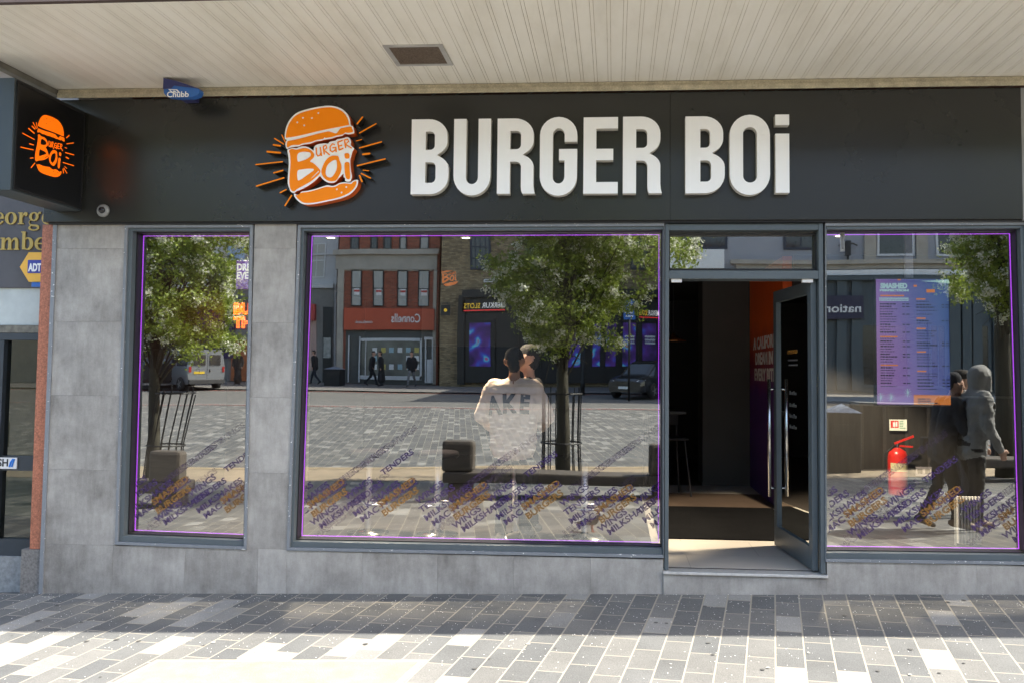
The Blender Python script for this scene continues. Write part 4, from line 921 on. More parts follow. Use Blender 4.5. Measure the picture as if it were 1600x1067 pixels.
q0, q1 = P(1390,672,EX+.1), P(1417,655,EX+.1)
t = thing('fire_sign', 'small white and red fire equipment notice above the extinguisher', 'sign', (q0.x, EX+.1, q0.z)); w_, h_ = q1.x-q0.x, q1.z-q0.z
MB().box(0, w_, 0, .005, 0, h_).build('plate', mat('cream_plate', (.75,.78,.66), .5, emit=(.6,.62,.5), estr=.10), t)
b = MB(); b.box(.012, w_*.27, -.001, 0, h_*.25, h_-.012); b.box(w_*.29, w_*.52, -.001, 0, h_*.25, h_-.012); b.build('red_symbols', mat('sign_red', (.7,.03,.03), .5), t)
b = MB(); b.box(.035, .06, -.002, -.001, h_*.35, h_*.75); b.box(w_*.36, w_*.45, -.002, -.001, h_*.35, h_*.8)
b.build('white_pictograms', WHITE, t)
b = MB()
for i in range(5): b.box(w_*.58, w_*(.75+.2*random.random()), -.001, 0, h_*(.8-.15*i), h_*(.86-.15*i))
b.build('small_print', mat('sign_green', (.1,.35,.2), .5), t)
q0, q1 = P(1431,743,EX+.1), P(1456,729,EX+.1)
t = thing('wall_socket', 'double electrical socket low on the dark wall right of the extinguisher', 'socket', (q0.x, EX+.1, q0.z)); w_, h_ = q1.x-q0.x, q1.z-q0.z
MB().box(0, w_, 0, .008, 0, h_).build('plate', mat('socket_plate', (.35,.32,.33), .4), t, bevel=.003)
b = MB(); b.box(w_*.1, w_*.42, -.001, 0, h_*.25, h_*.8); b.box(w_*.58, w_*.9, -.001, 0, h_*.25, h_*.8); b.build('outlets', BLACK, t)
q0, q1 = P(1498,852,1.2), P(1535,776,1.2)
t = thing('slatted_heater', 'white heater with upright slats low down inside the right-hand window', 'heater', (q0.x, 1.2, FL)); w_, h_ = q1.x-q0.x, q1.z-FL
for i in range(8): pass
b = MB()
for i in range(8): b.box(w_*i/8, w_*(i+.55)/8, 0, .05, .03, h_)
b.build('slats', LAMPW, t, bevel=.003); MB().box(0, w_, .055, .10, 0, h_-.02).build('back', mat('heater_back', (.35,.35,.35), .5), t)
c = P(1298, 378, .5)
t = thing('hanging_tag', 'small white tag hanging at the top left of the right-hand window', 'tag', (c.x, .12, P(1298,394,.12).z))
MB().box(-.018, .018, 0, .01, 0, .155).build('body', LAMPW, t, bevel=.002); MB().box(-.008, .008, -.002, -.0005, .02, .13).build('slot', mat('tag_grey', (.2,.2,.2), .5), t)
# ------------------------------------------------------------------ people
from mathutils.bvhtree import BVHTree
PM = {}
def capsule(b, p, r0, q, r1, n=12, k=4):
    p, q = Vector(p), Vector(q); d = q-p; L_ = max(d.length, 1e-4); d = d/L_ if d.length > 1e-5 else Vector((0,0,1))
    u = d.cross(Vector((0,0,1))) if abs(d.z) < .9 else d.cross(Vector((1,0,0))); u.normalize(); w = u.cross(d)
    rings = [(-r0*math.cos(R_(90*i/k)), r0*math.sin(R_(90*i/k))) for i in range(1, k+1)]+[(L_+r1*math.sin(R_(90*i/k)), r1*math.cos(R_(90*i/k))) for i in range(0, k)]
    vs = [p-d*r0]
    for h, r in rings: vs += [p+d*h+(u*math.cos(2*math.pi*j/n)+w*math.sin(2*math.pi*j/n))*r for j in range(n)]
    vs.append(q+d*r1); m_ = len(rings); fs = [(0, 1+(j+1)%n, 1+j) for j in range(n)]
    fs += [(1+i*n+j, 1+i*n+(j+1)%n, 1+(i+1)*n+(j+1)%n, 1+(i+1)*n+j) for i in range(m_-1) for j in range(n)]
    e = 1+m_*n; fs += [(e, 1+(m_-1)*n+j, 1+(m_-1)*n+(j+1)%n) for j in range(n)]
    b.add(vs, fs)
def person(label, loc, heading, prims, mats, vox=.013, group=None, scale=1, smooth=4, name='person', folds=0):
    """prims: (tag, p, r0, q, r1); one continuous surface grown round the whole skeleton"""
    b = MB()
    for tg, p, r0, q, r1 in prims: capsule(b, p, r0, q, r1)
    me = bpy.data.meshes.new('tmp'); me.from_pydata(b.v, [], b.f); ob = bpy.data.objects.new('tmp', me); COL.objects.link(ob)
    md = ob.modifiers.new('r', 'REMESH'); md.mode = 'VOXEL'; md.voxel_size = vox; md.use_smooth_shade = True
    sm = ob.modifiers.new('s', 'SMOOTH'); sm.factor = .5; sm.iterations = smooth
    dg = bpy.context.evaluated_depsgraph_get(); dg.update(); nm = bpy.data.meshes.new_from_object(ob.evaluated_get(dg)); bpy.data.objects.remove(ob); bpy.data.meshes.remove(me)
    nm.name = name; nm.materials.clear(); keys = list(mats)
    for k in keys: nm.materials.append(mats[k])
    if folds:
        from mathutils import noise
        NR = [v.normal.copy() for v in nm.vertices]
        for v, nv in zip(nm.vertices, NR):
            c = v.co.copy()
            if .12 < c.z < 1.5:
                w_ = noise.noise(Vector((c.x*9, c.y*9, c.z*16)))+.6*noise.noise(Vector((c.x*20+5, c.y*20, c.z*34+c.x*20))); v.co = c+nv*w_*folds
    N = len(nm.polygons); C = np.zeros(N*3); nm.polygons.foreach_get('center', C); C = C.reshape(-1, 3); best = np.full(N, 1e9); idx = np.zeros(N, int)
    for tg, p, r0, q, r1 in prims:
        p_, q_ = np.array(p, float), np.array(q, float); d = q_-p_; L2 = max(d@d, 1e-9); t_ = np.clip(((C-p_)@d)/L2, 0, 1)
        dist = np.linalg.norm(C-(p_+t_[:, None]*d), axis=1)-(r0+(r1-r0)*t_); k = dist < best; best[k] = dist[k]; idx[k] = keys.index(tg)
    nm.polygons.foreach_set('material_index', idx.tolist()); nm.polygons.foreach_set('use_smooth', [True]*N)
    o = bpy.data.objects.new(name, nm); COL.objects.link(o); o.location = loc; o.rotation_euler.z = heading; o.scale = (scale,)*3
    return tag(o, label, 'person', group)
def hand(pr, w, d, side, tg='skin', curl=.5):          # w wrist point, d direction of the forearm; thumb towards side
    w = Vector(w); d = Vector(d).normalized(); s = Vector(side); s = (s-d*s.dot(d)).normalized(); n = d.cross(s)
    pr.append((tg, w, .024, w+d*.05, .028)); pr.append((tg, w+d*.05-s*.02, .017, w+d*.085-s*.02, .016)); pr.append((tg, w+d*.05+s*.02, .017, w+d*.085+s*.02, .016))
    for i, (o, l) in enumerate(((.032,.07),(.011,.08),(-.011,.075),(-.032,.058))):
        a = w+d*.09+s*o; k = a+d*l*.5+n*l*.15*curl; e = k+d*l*.45+n*l*.45*curl
        pr.append((tg, a, .0105, k, .0095)); pr.append((tg, k, .0095, e, .008))
    a = w+d*.03+s*.03; k = a+d*.035+s*.03; pr.append((tg, a, .013, k, .0115)); pr.append((tg, k, .0115, k+d*.03+s*.005, .0095))
def figure(legs, arms, lean=.0, top=1.0, hood=False, hair='short', headturn=(0,1,0), headdrop=0, pants_r=1.0, arm_r=1.0, hem=.86, skirt=0, shorthem=False, beanie=False, fingers=True):
    pr = []; hip = Vector((0,0,.95)); sh = Vector((0, lean, 1.42))
    f = lambda x, t: Vector((x, lean*t, .95+.47*t))
    for sx in (-1, 1):
        pr.append(('legs', (sx*.07,0,.93), .115*pants_r, (sx*.08,0,.88), .11*pants_r))
        kn, an, toe = [Vector(v) for v in legs[0 if sx < 0 else 1]]
        pr.append(('legs', (sx*.085,0,.88), .098*pants_r, kn, .068*pants_r)); pr.append(('legs', kn, .066*pants_r, an+Vector((0,0,.03)), .05*pants_r))
        pr.append(('shoes', an-(toe-an).normalized()*.05, .042, an, .045)); pr.append(('shoes', an, .042, toe, .032))
        el, wr = [Vector(v) for v in arms[0 if sx < 0 else 1]]
        s0 = f(sx*.175, 1.0); pr.append(('top', s0, .075*arm_r, el, .056*arm_r)); pr.append(('top', el, .056*arm_r, wr, .038*arm_r))
        if fingers: hand(pr, wr, (wr-el), (0,1,.2))
        else: pr.append(('skin', wr, .032, wr+(wr-el).normalized()*.12, .022))
        pr.append(('top', f(sx*.07,.0)+Vector((0,0,hem-.95)), .115*top, f(sx*.08,.45), .115*top)); pr.append(('top', f(sx*.08,.45), .115*top, f(sx*.11,.85), .118*top))
        pr.append(('top', f(sx*.09,.95), .10*top, f(sx*.16,.98), .075*top))
    if skirt: pr += [('legs', (0,0,.9), .13, (0,.0,skirt), .20)]
    nk = f(0, 1.02); hd = Vector(headturn).normalized(); hc = Vector((0, lean*1.25+.02, 1.665-headdrop))+hd*(.01+headdrop*.6)
    pr.append(('skin', nk, .058, hc-Vector((0,0,.05)), .052))
    s_ = hd.cross(Vector((0,0,1))).normalized()
    pr.append(('skin', hc+Vector((0,0,.025))-hd*.02, .088, hc+Vector((0,0,.015))+hd*.01, .086)); pr.append(('skin', hc+hd*.02-Vector((0,0,.04)), .064, hc+hd*.045-Vector((0,0,.085)), .036))
    pr.append(('skin', hc+hd*.085+Vector((0,0,.0)), .012, hc+hd*.112-Vector((0,0,.025)), .013)); pr.append(('skin', hc+hd*.085-Vector((0,0,.058)), .012, hc+hd*.088-Vector((0,0,.062)), .012))
    for q in (-1, 1): pr.append(('skin', hc+s_*.085*q-Vector((0,0,.02)), .014, hc+s_*.09*q+Vector((0,0,.02))-hd*.012, .016))
    if hood:
        pr += [('top', hc+Vector((0,0,.045))-hd*.035, .118, hc-Vector((0,0,.03))-hd*.04, .11), ('top', hc+hd*.03+Vector((0,0,.07)), .072, hc+Vector((0,0,.08)), .09), ('top', hc-Vector((0,0,.13))-hd*.06, .10, nk-Vector((0,.02,.02)), .105)]
        for q in (-1, 1): pr.append(('top', hc+s_*.075*q+hd*.03+Vector((0,0,.03)), .038, hc+s_*.07*q+hd*.03-Vector((0,0,.11)), .04))
    elif beanie: pr += [('hair', hc+Vector((0,0,.06))-hd*.02, .093, hc+Vector((0,0,.075))-hd*.02, .088), ('hair', hc+Vector((0,0,.03))-hd*.045, .082, hc+Vector((0,0,.03))-hd*.04, .082)]
    else:
        pr += [('hair', hc+Vector((0,0,.055))-hd*.025, .090, hc+Vector((0,0,.06)), .083), ('hair', hc-hd*.06-Vector((0,0,.0)), .062, hc-hd*.055-Vector((0,0,.04)), .055)]
        if hair == 'long': pr.append(('hair', hc-hd*.07, .075, hc-hd*.08-Vector((0,0,.26)), .06))
        if hair == 'bun': pr.append(('hair', hc-hd*.10+Vector((0,0,.07)), .05, hc-hd*.11+Vector((0,0,.09)), .045))
        if hair == 'curly':
            for i in range(9): a_ = 2*math.pi*i/9; pr.append(('hair', hc+Vector((math.cos(a_)*.07, math.sin(a_)*.07-.02, .06)), .045, hc+Vector((math.cos(a_)*.06, math.sin(a_)*.06-.02, .10)), .04))
    return pr, hc, hd
def leg(kx, ky, kz, ax_, ay, az, ty, tz=.035): return ((kx,ky,kz),(ax_,ay,az),(ax_*1.1,ty,tz))
def std(sx, o=0): return ((sx*.10,o+.02,.50),(sx*.11,o-.01,.075),(sx*.13,o+.15,.035))
def stride(front=True, sx=1):
    return ((sx*.09,.20,.53),(sx*.09,.30,.085),(sx*.10,.45,.04)) if front else ((sx*.09,-.05,.50),(sx*.09,-.33,.14),(sx*.10,-.20,.035))
PINK = mat('pale_pink_sweatshirt', (.74,.59,.49), .9, var=.10, scale=8, bump=1.0, bscale=9)
PUR = mat('black_cloth_b', (.02,.02,.03), .9, var=.2)
# man in pink sweatshirt, back to the street
mp_ = {'top': PINK, 'legs': BLK, 'skin': mat('tan_skin', (.30,.16,.10), .55), 'hair': HAIRM, 'shoes': SHOE}
arms = [((-.30,.05,1.17),(-.24,.26,1.06)), ((.30,.05,1.17),(.24,.26,1.06))]
pr, hc, hd = figure([std(-1), std(1)], arms, top=1.25, arm_r=1.35, hem=.90, headturn=(.05,1,0))
q = P(803, 600, .80)
ps_ = person('man in a pale pink sweatshirt with black letters, back turned to the big window', (q.x, .80, FL), 0, pr, mp_, vox=.014, smooth=8, scale=.95, folds=.010)
bv = BVHTree.FromPolygons([v.co[:] for v in ps_.data.vertices], [tuple(p.vertices) for p in ps_.data.polygons])
b = MB()
for ch, x0, z0, rot in (('A', -.215, 1.19, .12), ('K', -.085, 1.215, .03), ('E', .065, 1.215, -.06)):
    vs, fs = onwall(text(ch, .225, 0, .011, sx=.78), (x0, 0, z0), rot=rot, h=None)
    me = bpy.data.meshes.new('g'); me.from_pydata([tuple(v) for v in vs], [], fs); import bmesh
    bm = bmesh.new(); bm.from_mesh(me); bmesh.ops.triangulate(bm, faces=bm.faces); 
    for _ in range(2): bmesh.ops.subdivide_edges(bm, edges=[e for e in bm.edges if e.calc_length() > .02], cuts=1)
    bmesh.ops.triangulate(bm, faces=bm.faces)
    pts = []
    for v in bm.verts:
        h = bv.ray_cast(Vector((v.co.x, -1, v.co.z)), Vector((0,1,0)))
        pts.append(Vector((v.co.x, (h[0].y if h[0] else -.1)-.005, v.co.z)))
    bm.verts.index_update(); b.add(pts, [tuple(v.index for v in f.verts) for f in bm.faces]); bm.free(); bpy.data.meshes.remove(me)
b.build('sweatshirt_lettering', BLK, ps_)
mats_w = {'top': BLK, 'legs': BLK, 'skin': mat('light_skin', (.46,.27,.20), .55), 'hair': HAIRM, 'shoes': SHOE}
pr, hc, hd = figure([std(-1), std(1)], [((-.24,.05,1.15),(-.2,.2,1.0)), ((.24,.05,1.15),(.2,.2,1.0))], hair='bun')
q = P(829, 600, 1.15); person('woman in black with tied-up dark hair facing the man in the pink sweatshirt', (q.x, 1.15, FL), R_(78), pr, mats_w, scale=.97)
# two men walking past on the right, seen in the glass
GREYH = mat('grey_marl_hoodie', (.24,.24,.24), .95, var=.14, scale=10, bump=1.0, bscale=14, var2=.12, scale2=200)
def gz(v): return grade(v.x, -v.y)
md_ = {'top': GREYH, 'legs': BLK, 'skin': mats_w['skin'], 'hair': HAIRM, 'shoes': mat('tan_boot', (.22,.16,.11), .7)}
pr, hc, hd = figure([((-.09,.02,.50),(-.09,-.12,.09),(-.10,.03,.035)), ((.09,.10,.51),(.09,.13,.08),(.10,.29,.04))], [((-.25,.06,1.13),(-.21,.20,.90)), ((.25,.04,1.12),(.20,.17,.88))], lean=.06, hood=True, top=1.12, arm_r=1.2, pants_r=1.1, headdrop=.05)
q = RP(1517, 700, 3.0); o = person('man in a grey hoodie with the hood up walking past in dark trousers', (q.x, q.y, gz(q)), R_(-98), pr, md_, vox=.012, scale=1.02, folds=.013)
b = MB(); b.add(*onwall(text('OJOJO', .085, .001, .003), (.205, .13, .80), ax=(0,.25,-1), up=(0,1,.25))); b.build('trouser_print', WHITE, o)
md_ = {'top': mat('navy_jacket', (.02,.023,.032), .85, var=.2), 'legs': BLK, 'skin': mats_w['skin'], 'hair': mat('black_beanie', (.015,.016,.022), .95, bump=.5, bscale=90), 'shoes': BLK}
pr, hc, hd = figure([((-.09,.10,.51),(-.09,.12,.08),(-.10,.28,.04)), ((.09,.0,.50),(.09,-.20,.10),(.10,-.06,.035))], [((-.25,.16,1.14),(-.24,.34,.98)), ((.25,.16,1.14),(.24,.40,.92))], lean=.10, beanie=True, top=1.1, arm_r=1.2, headdrop=.04)
q = RP(1470, 700, 3.15); o2 = person('man in a navy jacket and black beanie walking behind the grey hoodie', (q.x, q.y, gz(q)), R_(-94), pr, md_, vox=.013, scale=.98, folds=.011)
b = MB(); b.box(.20,.30,-.12,.14,.80,1.0); tg_ = b.build('shoulder_bag', BLK, None, bevel=.02); tg_.location = o2.location; tg_.rotation_euler = o2.rotation_euler; tag(tg_, 'black shoulder bag at the hip of the man in the beanie', 'bag')
md_ = {'top': BLK, 'legs': NAVY, 'skin': mats_w['skin'], 'hair': HAIRM, 'shoes': BLK}
pr, hc, hd = figure([std(-1), std(1)], [((-.24,.0,1.15),(-.24,.05,.92)), ((.24,.0,1.15),(.24,.05,.92))], hair='curly', fingers=False)
q = RP(1502, 700, 4.3); person('curly haired person in black walking beyond the two men', (q.x, q.y, gz(q)), R_(-90), pr, md_, vox=.02)
# far pedestrians across the street
far = [(492, 38.6, 'hunched person in a long dark coat walking by the litter bin', BLK, NAVY, R_(100), 'walk', 0), (581, 38.3, 'person in black nearest the white door post of the estate agent', BLK, BLK, R_(-90), 'walk', 0),
       (596, 38.0, 'person in a long black coat beside another in front of the estate agent', BLK, BLK, R_(80), 'stand', .35), (642, 37.9, 'woman with long hair and pale patterned trousers outside the estate agent', BLK, mat('patterned_trousers', (.16,.16,.17), .9, var=.6, scale=25), R_(10), 'walk', 0),
       (371, 37.6, 'woman in a long black dress on the far pavement by the orange hoarding', BLK, BLK, R_(0), 'stand', .25)]
for px, d, lb, tp, lgm, hdg, kind, sk in far:
    pr, hc, hd = figure([stride(True,-1), stride(False,1)] if kind == 'walk' else [std(-1), std(1)], [((-.26,.03,1.16),(-.24,.12,.96)), ((.26,-.03,1.16),(.24,.02,.92))], skirt=sk, top=1.15, hair='long' if 'woman' in lb else 'short', fingers=False, lean=.05)
    q = RP(px, 600, d); person(lb, (q.x, q.y, grade(q.x, d)+.03), hdg, pr, {'top': tp, 'legs': lgm, 'skin': mats_w['skin'], 'hair': HAIRM, 'shoes': BLK}, vox=.028, smooth=2)
# pigeon on the paving
q = RP(925, 700, 3.0); z = grade(q.x, 3.0)
PGM = mat('pigeon_grey', (.10,.11,.13), .7, var=.3, scale=30); PGD = mat('pigeon_dark', (.03,.035,.04), .6)
pr = [('body', (0,.03,.13), .05, (0,-.07,.115), .04), ('body', (0,.05,.14), .038, (0,.09,.185), .022), ('dark', (0,.09,.19), .021, (0,.10,.195), .02), ('dark', (0,.12,.19), .006, (0,.135,.185), .004), ('dark', (0,-.08,.11), .032, (0,-.19,.085), .014), ('body', (.035,.0,.13), .025, (.03,-.11,.11), .012), ('body', (-.035,.0,.13), .025, (-.03,-.11,.11), .012),
      ('leg', (.02,.0,.09), .008, (.02,.005,.01), .007), ('leg', (-.02,.0,.09), .008, (-.02,.02,.01), .007), ('leg', (.02,.0,.008), .006, (.02,.04,.006), .005), ('leg', (-.02,.01,.008), .006, (-.02,.05,.006), .005)]
o = person('grey pigeon walking on the paving in front of the big window', (q.x, q.y, z), R_(-60), pr, {'body': PGM, 'dark': PGD, 'leg': mat('pigeon_leg', (.4,.12,.10), .6)}, vox=.006, smooth=1, name='pigeon'); o['category'] = 'pigeon'
# ------------------------------------------------------------------ the street opposite (real, behind the camera; the glass mirrors it)
def fb(b, px0, py0, px1, py1, d, out=0, depth=.2, mi=0):     # box whose street face fills the pixel rectangle in the mirror image
    a, c = RP(px0, py1, d), RP(px1, py0, d); zc = b
    return b.box(a.x, c.x, -d-depth, -d+out, a.z, c.z, mi)
def zpx(py, d, px=700): return RP(px, py, d).z
RENDER = mat('white_render', (.50,.50,.50), .85, var=.06, scale=.7, var2=.05, scale2=9)
STONE = mat('pale_stone', (.40,.36,.30), .85, var=.15, scale=2)
REDB = brick_mat('red_brick', [(0,(.22,.055,.030)),(1,(.36,.095,.05))], (.26,.17,.13), .225, .075, .009, dirt=.15)
YELB = brick_mat('yellow_stock_brick', [(0,(.14,.10,.055)),(.5,(.30,.22,.12)),(1,(.40,.31,.18))], (.20,.16,.11), .225, .075, .010, dirt=.2)
BLKP = mat('black_shopfront_paint', (.014,.014,.015), .4, var=.2)
REFL = glass_mat('street_window_glass', .30, (.25,.27,.28))
BLIND = mat('pale_blind', (.42,.41,.37), .8, var=.1, stretch=(14,1,.3), scale=3)
def window(par, px0, py0, px1, py1, d, fr=BLKP, bars=(1,1), blind=False, fw=.06):
    a, c = RP(px0, py1, d), RP(px1, py0, d)
    w = bpy.data.objects.new('window', None); COL.objects.link(w); w.parent = par
    b = MB(); x0, x1, z0, z1 = a.x, c.x, a.z, c.z
    b.box(x0, x1, -d-.02, -d+.04, z0, z0+fw); b.box(x0, x1, -d-.02, -d+.04, z1-fw, z1); b.box(x0, x0+fw, -d-.02, -d+.04, z0+fw, z1-fw); b.box(x1-fw, x1, -d-.02, -d+.04, z0+fw, z1-fw)
    for i in range(1, bars[0]): xx = x0+(x1-x0)*i/bars[0]; b.box(xx-.02, xx+.02, -d, -d+.03, z0+fw, z1-fw)
    for i in range(1, bars[1]): zz = z0+(z1-z0)*i/bars[1]; b.box(x0+fw, x1-fw, -d, -d+.035, zz-.03, zz+.03)
    b.build('frame', fr, w)
    MB().box(x0+fw, x1-fw, -d-.005, -d+.012, z0+fw, z1-fw).build('pane', DKGLASS if not blind else BLIND, w)
    return w
def shell(par, px0, px1, d, ztop, m, depth=9, holes=(), name='wall', zbot=-.5):
    b = MB(); a, c = RP(px0, 600, d), RP(px1, 600, d); b.box(a.x, c.x, -d-depth, -d, zbot, ztop); return b.build(name, m, par)
def roof(par, px0, px1, d, z, m=None, depth=9):
    a, c = RP(px0, 600, d), RP(px1, 600, d); MB().box(a.x-.1, c.x+.1, -d-depth, -d+.25, z, z+.35).build('roof', m or STONE, par)
D1 = 40.0
# 1 estate agent
bl = thing('estate_agent_building', 'red brick and stone building with an orange shop sign across the street', 'building', (RP(600,600,D1).x, -D1, 1))
bl.location = (0,0,0)
shell(bl, 526, 683, D1, 13.2, REDB); roof(bl, 526, 683, D1, 13.2)
b = MB(); fb(b, 526, 397, 683, 422, D1, .10); fb(b, 523, 392, 686, 400, D1, .28); fb(b, 526, 422, 540, 600, D1, .08); fb(b, 675, 422, 683, 600, D1, .08); fb(b, 540, 415, 675, 424, D1, .05)
b.build('stone_surround', STONE, bl)
for x0, x1 in ((550,567),(583,600),(620,637),(653,671)):
    w = window(bl, x0, 423, x1, 478, D1-.02, blind=True, bars=(1,2), fw=.045)
    b = MB(); fb(b, x0+5, 451, x1-4, 461, D1-.05, .01, .01, 0); fb(b, x0+5, 453, x1-4, 456, D1-.07, .01, .005, 1); b.build('notice', [LAMPW, mat('notice_red', (.5,.04,.03), .5)], w)
for x0, x1 in ((548,563),(580,592),(600,613),(624,636),(655,670)): window(bl, x0, 352, x1, 392, D1-.02, bars=(1,2), blind=x0 > 600)
for x0, x1 in ((560,574),(595,610),(632,648)): window(bl, x0, 260, x1, 320, D1-.02, bars=(1,2))
CSG = mat('orange_red_sign', (.48,.085,.035), .5, var=.06)
b = MB(); fb(b, 540, 482, 680, 515, D1, .22); b.build('sign_board', CSG, bl)
def street_text(par, body, px0, px1, py0, py1, d, m, nm='lettering', bold=.002, out=.23):
    # faces the shop (+y): reads towards -x
    a, c = RP(px0, py1, d), RP(px1, py0, d); g = text(body, .4, .006, bold)
    b = MB(); b.add(*onwall(g, (c.x, -d+out, a.z), ax=(-1,0,0), fit=c.x-a.x, h=c.z-a.z)); return b.build(nm, m, par)
LW_ = mat('white_sign_letters', (.75,.74,.72), .5)
street_text(bl, 'Connells', 612, 658, 490, 504, D1, LW_, bold=.004); street_text(bl, 'connells.co.uk', 558, 584, 500, 505, D1, LW_)
b = MB(); fb(b, 540, 515, 680, 600, D1, .02, .3); b.build('shop_recess', mat('dim_interior', (.10,.10,.09), .8), bl)
AL = mat('white_shop_frame', (.60,.60,.60), .5)
b = MB(); fb(b, 545, 524, 548, 598, D1, .12); fb(b, 562, 526, 565, 598, D1, .12); fb(b, 563, 529, 658, 533, D1, .12); fb(b, 565, 588, 658, 593, D1, .12); fb(b, 655, 529, 659, 593, D1, .12); fb(b, 572, 533, 574, 588, D1, .12); fb(b, 663, 527, 677, 531, D1, .14); fb(b, 663, 531, 666, 598, D1, .14); fb(b, 674, 531, 677, 598, D1, .14); fb(b, 666, 562, 674, 598, D1, .14)
b.build('shop_frame', AL, bl)
b = MB(); fb(b, 566, 533, 655, 588, D1, .05, .01); b.build('shop_glass', mat('shop_window_inside', (.16,.16,.14), .2, var=.5, scale=.8), bl)
b = MB(); 
for i, x in enumerate((583, 596, 608, 621, 634, 647)):
    for j, y in enumerate((544, 557, 570)):
        if random.random() < .9: fb(b, x, y, x+7, y+8, D1, .06+.004*i, .01, int(random.random()*3))
b.build('window_cards', [LAMPW, mat('card_yellow', (.55,.45,.12), .6), mat('card_pale_blue', (.35,.5,.55), .6)], bl)
# 2 white building at left
bw_ = thing('white_building', 'white rendered building with wide windows left of the estate agent', 'building')
shell(bw_, 180, 524, D1+.6, 12.0, RENDER); roof(bw_, 180, 524, D1+.6, 12)
d = D1+.6
GRP = mat('grey_stone_band', (.19,.18,.165), .85, var=.12)
b = MB(); fb(b, 180, 450, 524, 600, d, .08); b.build('lower_storey', GRP, bw_)
b = MB(); fb(b, 180, 444, 524, 450, d, .2); fb(b, 180, 396, 524, 399, d, .1); b.build('string_course', RENDER, bw_)
for x0, x1 in ((482,510),(432,462),(395,420),(352,384),(300,330),(250,280)): window(bw_, x0, 380, x1, 434, d-.02, fr=AL, bars=(2,2), blind=x0 > 400)
for x0 in (470, 420, 352, 300): window(bw_, x0, 300, x0+35, 345, d-.02, fr=AL, bars=(2,2))
b = MB(); fb(b, 440, 476, 497, 501, d, .35); b.build('red_sign', mat('dull_red_sign', (.42,.06,.05), .6), bw_)
b = MB(); fb(b, 478, 501, 497, 580, d, .10); b.build('pale_panel', mat('pale_pink_panel', (.45,.30,.26), .7), bw_)
b = MB(); fb(b, 505, 480, 522, 598, d, .12); fb(b, 180, 478, 350, 600, d, .15); b.build('dark_shopfront', BLKP, bw_)
b = MB(); fb(b, 507, 528, 519, 560, d, .14); b.build('posters', mat('poster_grey', (.35,.35,.32), .7, var=.4, scale=4), bw_)
b = MB(); fb(b, 300, 488, 368, 560, d, .18); b.build('purple_shopfront', mat('deep_purple_paint', (.025,.012,.07), .5), bw_)
b = MB(); fb(b, 362, 466, 440, 482, d, .2); b.build('grey_fascia', mat('mid_grey_fascia', (.10,.10,.10), .6), bw_)
b = MB(); fb(b, 362, 532, 420, 596, d, .16); b.build('orange_hoarding', mat('orange_hoarding', (.36,.10,.03), .7, var=.2, scale=2), bw_)
b = MB(); fb(b, 358, 384, 384, 408, d, .25); b.build('blue_white_sign', [mat('white_blue_sign', (.3,.42,.55), .6, var=.3, scale=2)], bw_)
# 3 yellow brick corner building with the slots arcade
D3 = 39.2
by = thing('yellow_brick_building', 'yellow brick corner building with black slots arcade shopfront across the street', 'building')
shell(by, 686, 1042, D3, 12.5, YELB); roof(by, 686, 1042, D3, 12.5)
WB = mat('navy_window_frame', (.02,.03,.05), .5)
for x0, x1 in ((734,768),(822,850),(905,926),(940,962),(985,1015)): window(by, x0, 352, x1, 423, D3-.02, fr=WB, bars=(4,4), fw=.1)
for x0 in (734, 822, 905, 985): window(by, x0, 240, x0+30, 310, D3-.02, fr=WB, bars=(3,3))
b = MB(); fb(b, 686, 445, 712, 600, D3, .0+.02, .1); b.build('dark_brick_pier', YELB, by)
b = MB(); fb(b, 724, 455, 1042, 466, D3, .45); fb(b, 726, 466, 1042, 596, D3, .15); fb(b, 716, 462, 729, 600, D3, .3); b.build('shopfront', BLKP, by)
for i, x in enumerate((778, 812, 846, 880, 915, 950, 985, 1020)):
    pass
b = MB()
for x in (770, 806, 840, 874, 912, 940, 964, 996, 1026): fb(b, x, 496, x+5, 597, D3, .28)
fb(b, 729, 574, 1042, 597, D3, .22); b.build('pilasters', BLKP, by)
def poster_mat():
    M = bpy.data.materials.new('neon_poster'); M.use_nodes = True; t = M.node_tree; n = t.nodes; K = t.links; b = n['Principled BSDF']
    tc = n.new('ShaderNodeTexCoord'); nz = n.new('ShaderNodeTexNoise'); nz.inputs['Scale'].default_value = 1.6; nz.inputs['Detail'].default_value = 1; K.new(tc.outputs['Object'], nz.inputs['Vector'])
    r = ramp(n, [(.3, (.02,.01,.06)), (.5, (.07,.02,.20)), (.62, (.04,.06,.40)), (.68, (.08,.4,.6)), (.74, (.35,.05,.2))]); K.new(nz.outputs['Fac'], r.inputs[0]); K.new(r.outputs[0], b.inputs['Base Color']); K.new(r.outputs[0], b.inputs['Emission Color']); b.inputs['Emission Strength'].default_value = .16; return M
PO = poster_mat()
for x0, x1 in ((735,768),(889,908),(926,938),(946,962),(972,992),(1002,1024)):
    b = MB(); fb(b, x0, 505, x1, 572, D3, .17); b.build('window_poster', PO, by)
for x0, x1 in ((929,941),(975,990),(1006,1022)):
    for k in range(3): 
        b = MB(); fb(b, x0, 524+k*5, x1, 527+k*5, D3, .18); b.build('poster_text_band', LW_, by)
YL_ = mat('yellow_sign_letters', (.70,.45,.03), .5, emit=(.7,.45,.03), estr=.3)
WL_ = mat('lit_white_sign_letters', (.75,.74,.72), .5, emit=(.7,.7,.7), estr=.25)
b = MB(); fb(b, 724, 470, 800, 488, D3, .30); fb(b, 990, 476, 1036, 502, D3, .30); b.build('sign_board', BLKP, by)
street_text(by, 'SLOTS', 727, 752, 475, 483, D3, YL_, out=.31, bold=.004); street_text(by, 'MERKUR', 755, 790, 475, 483, D3, WL_, out=.31, bold=.004)
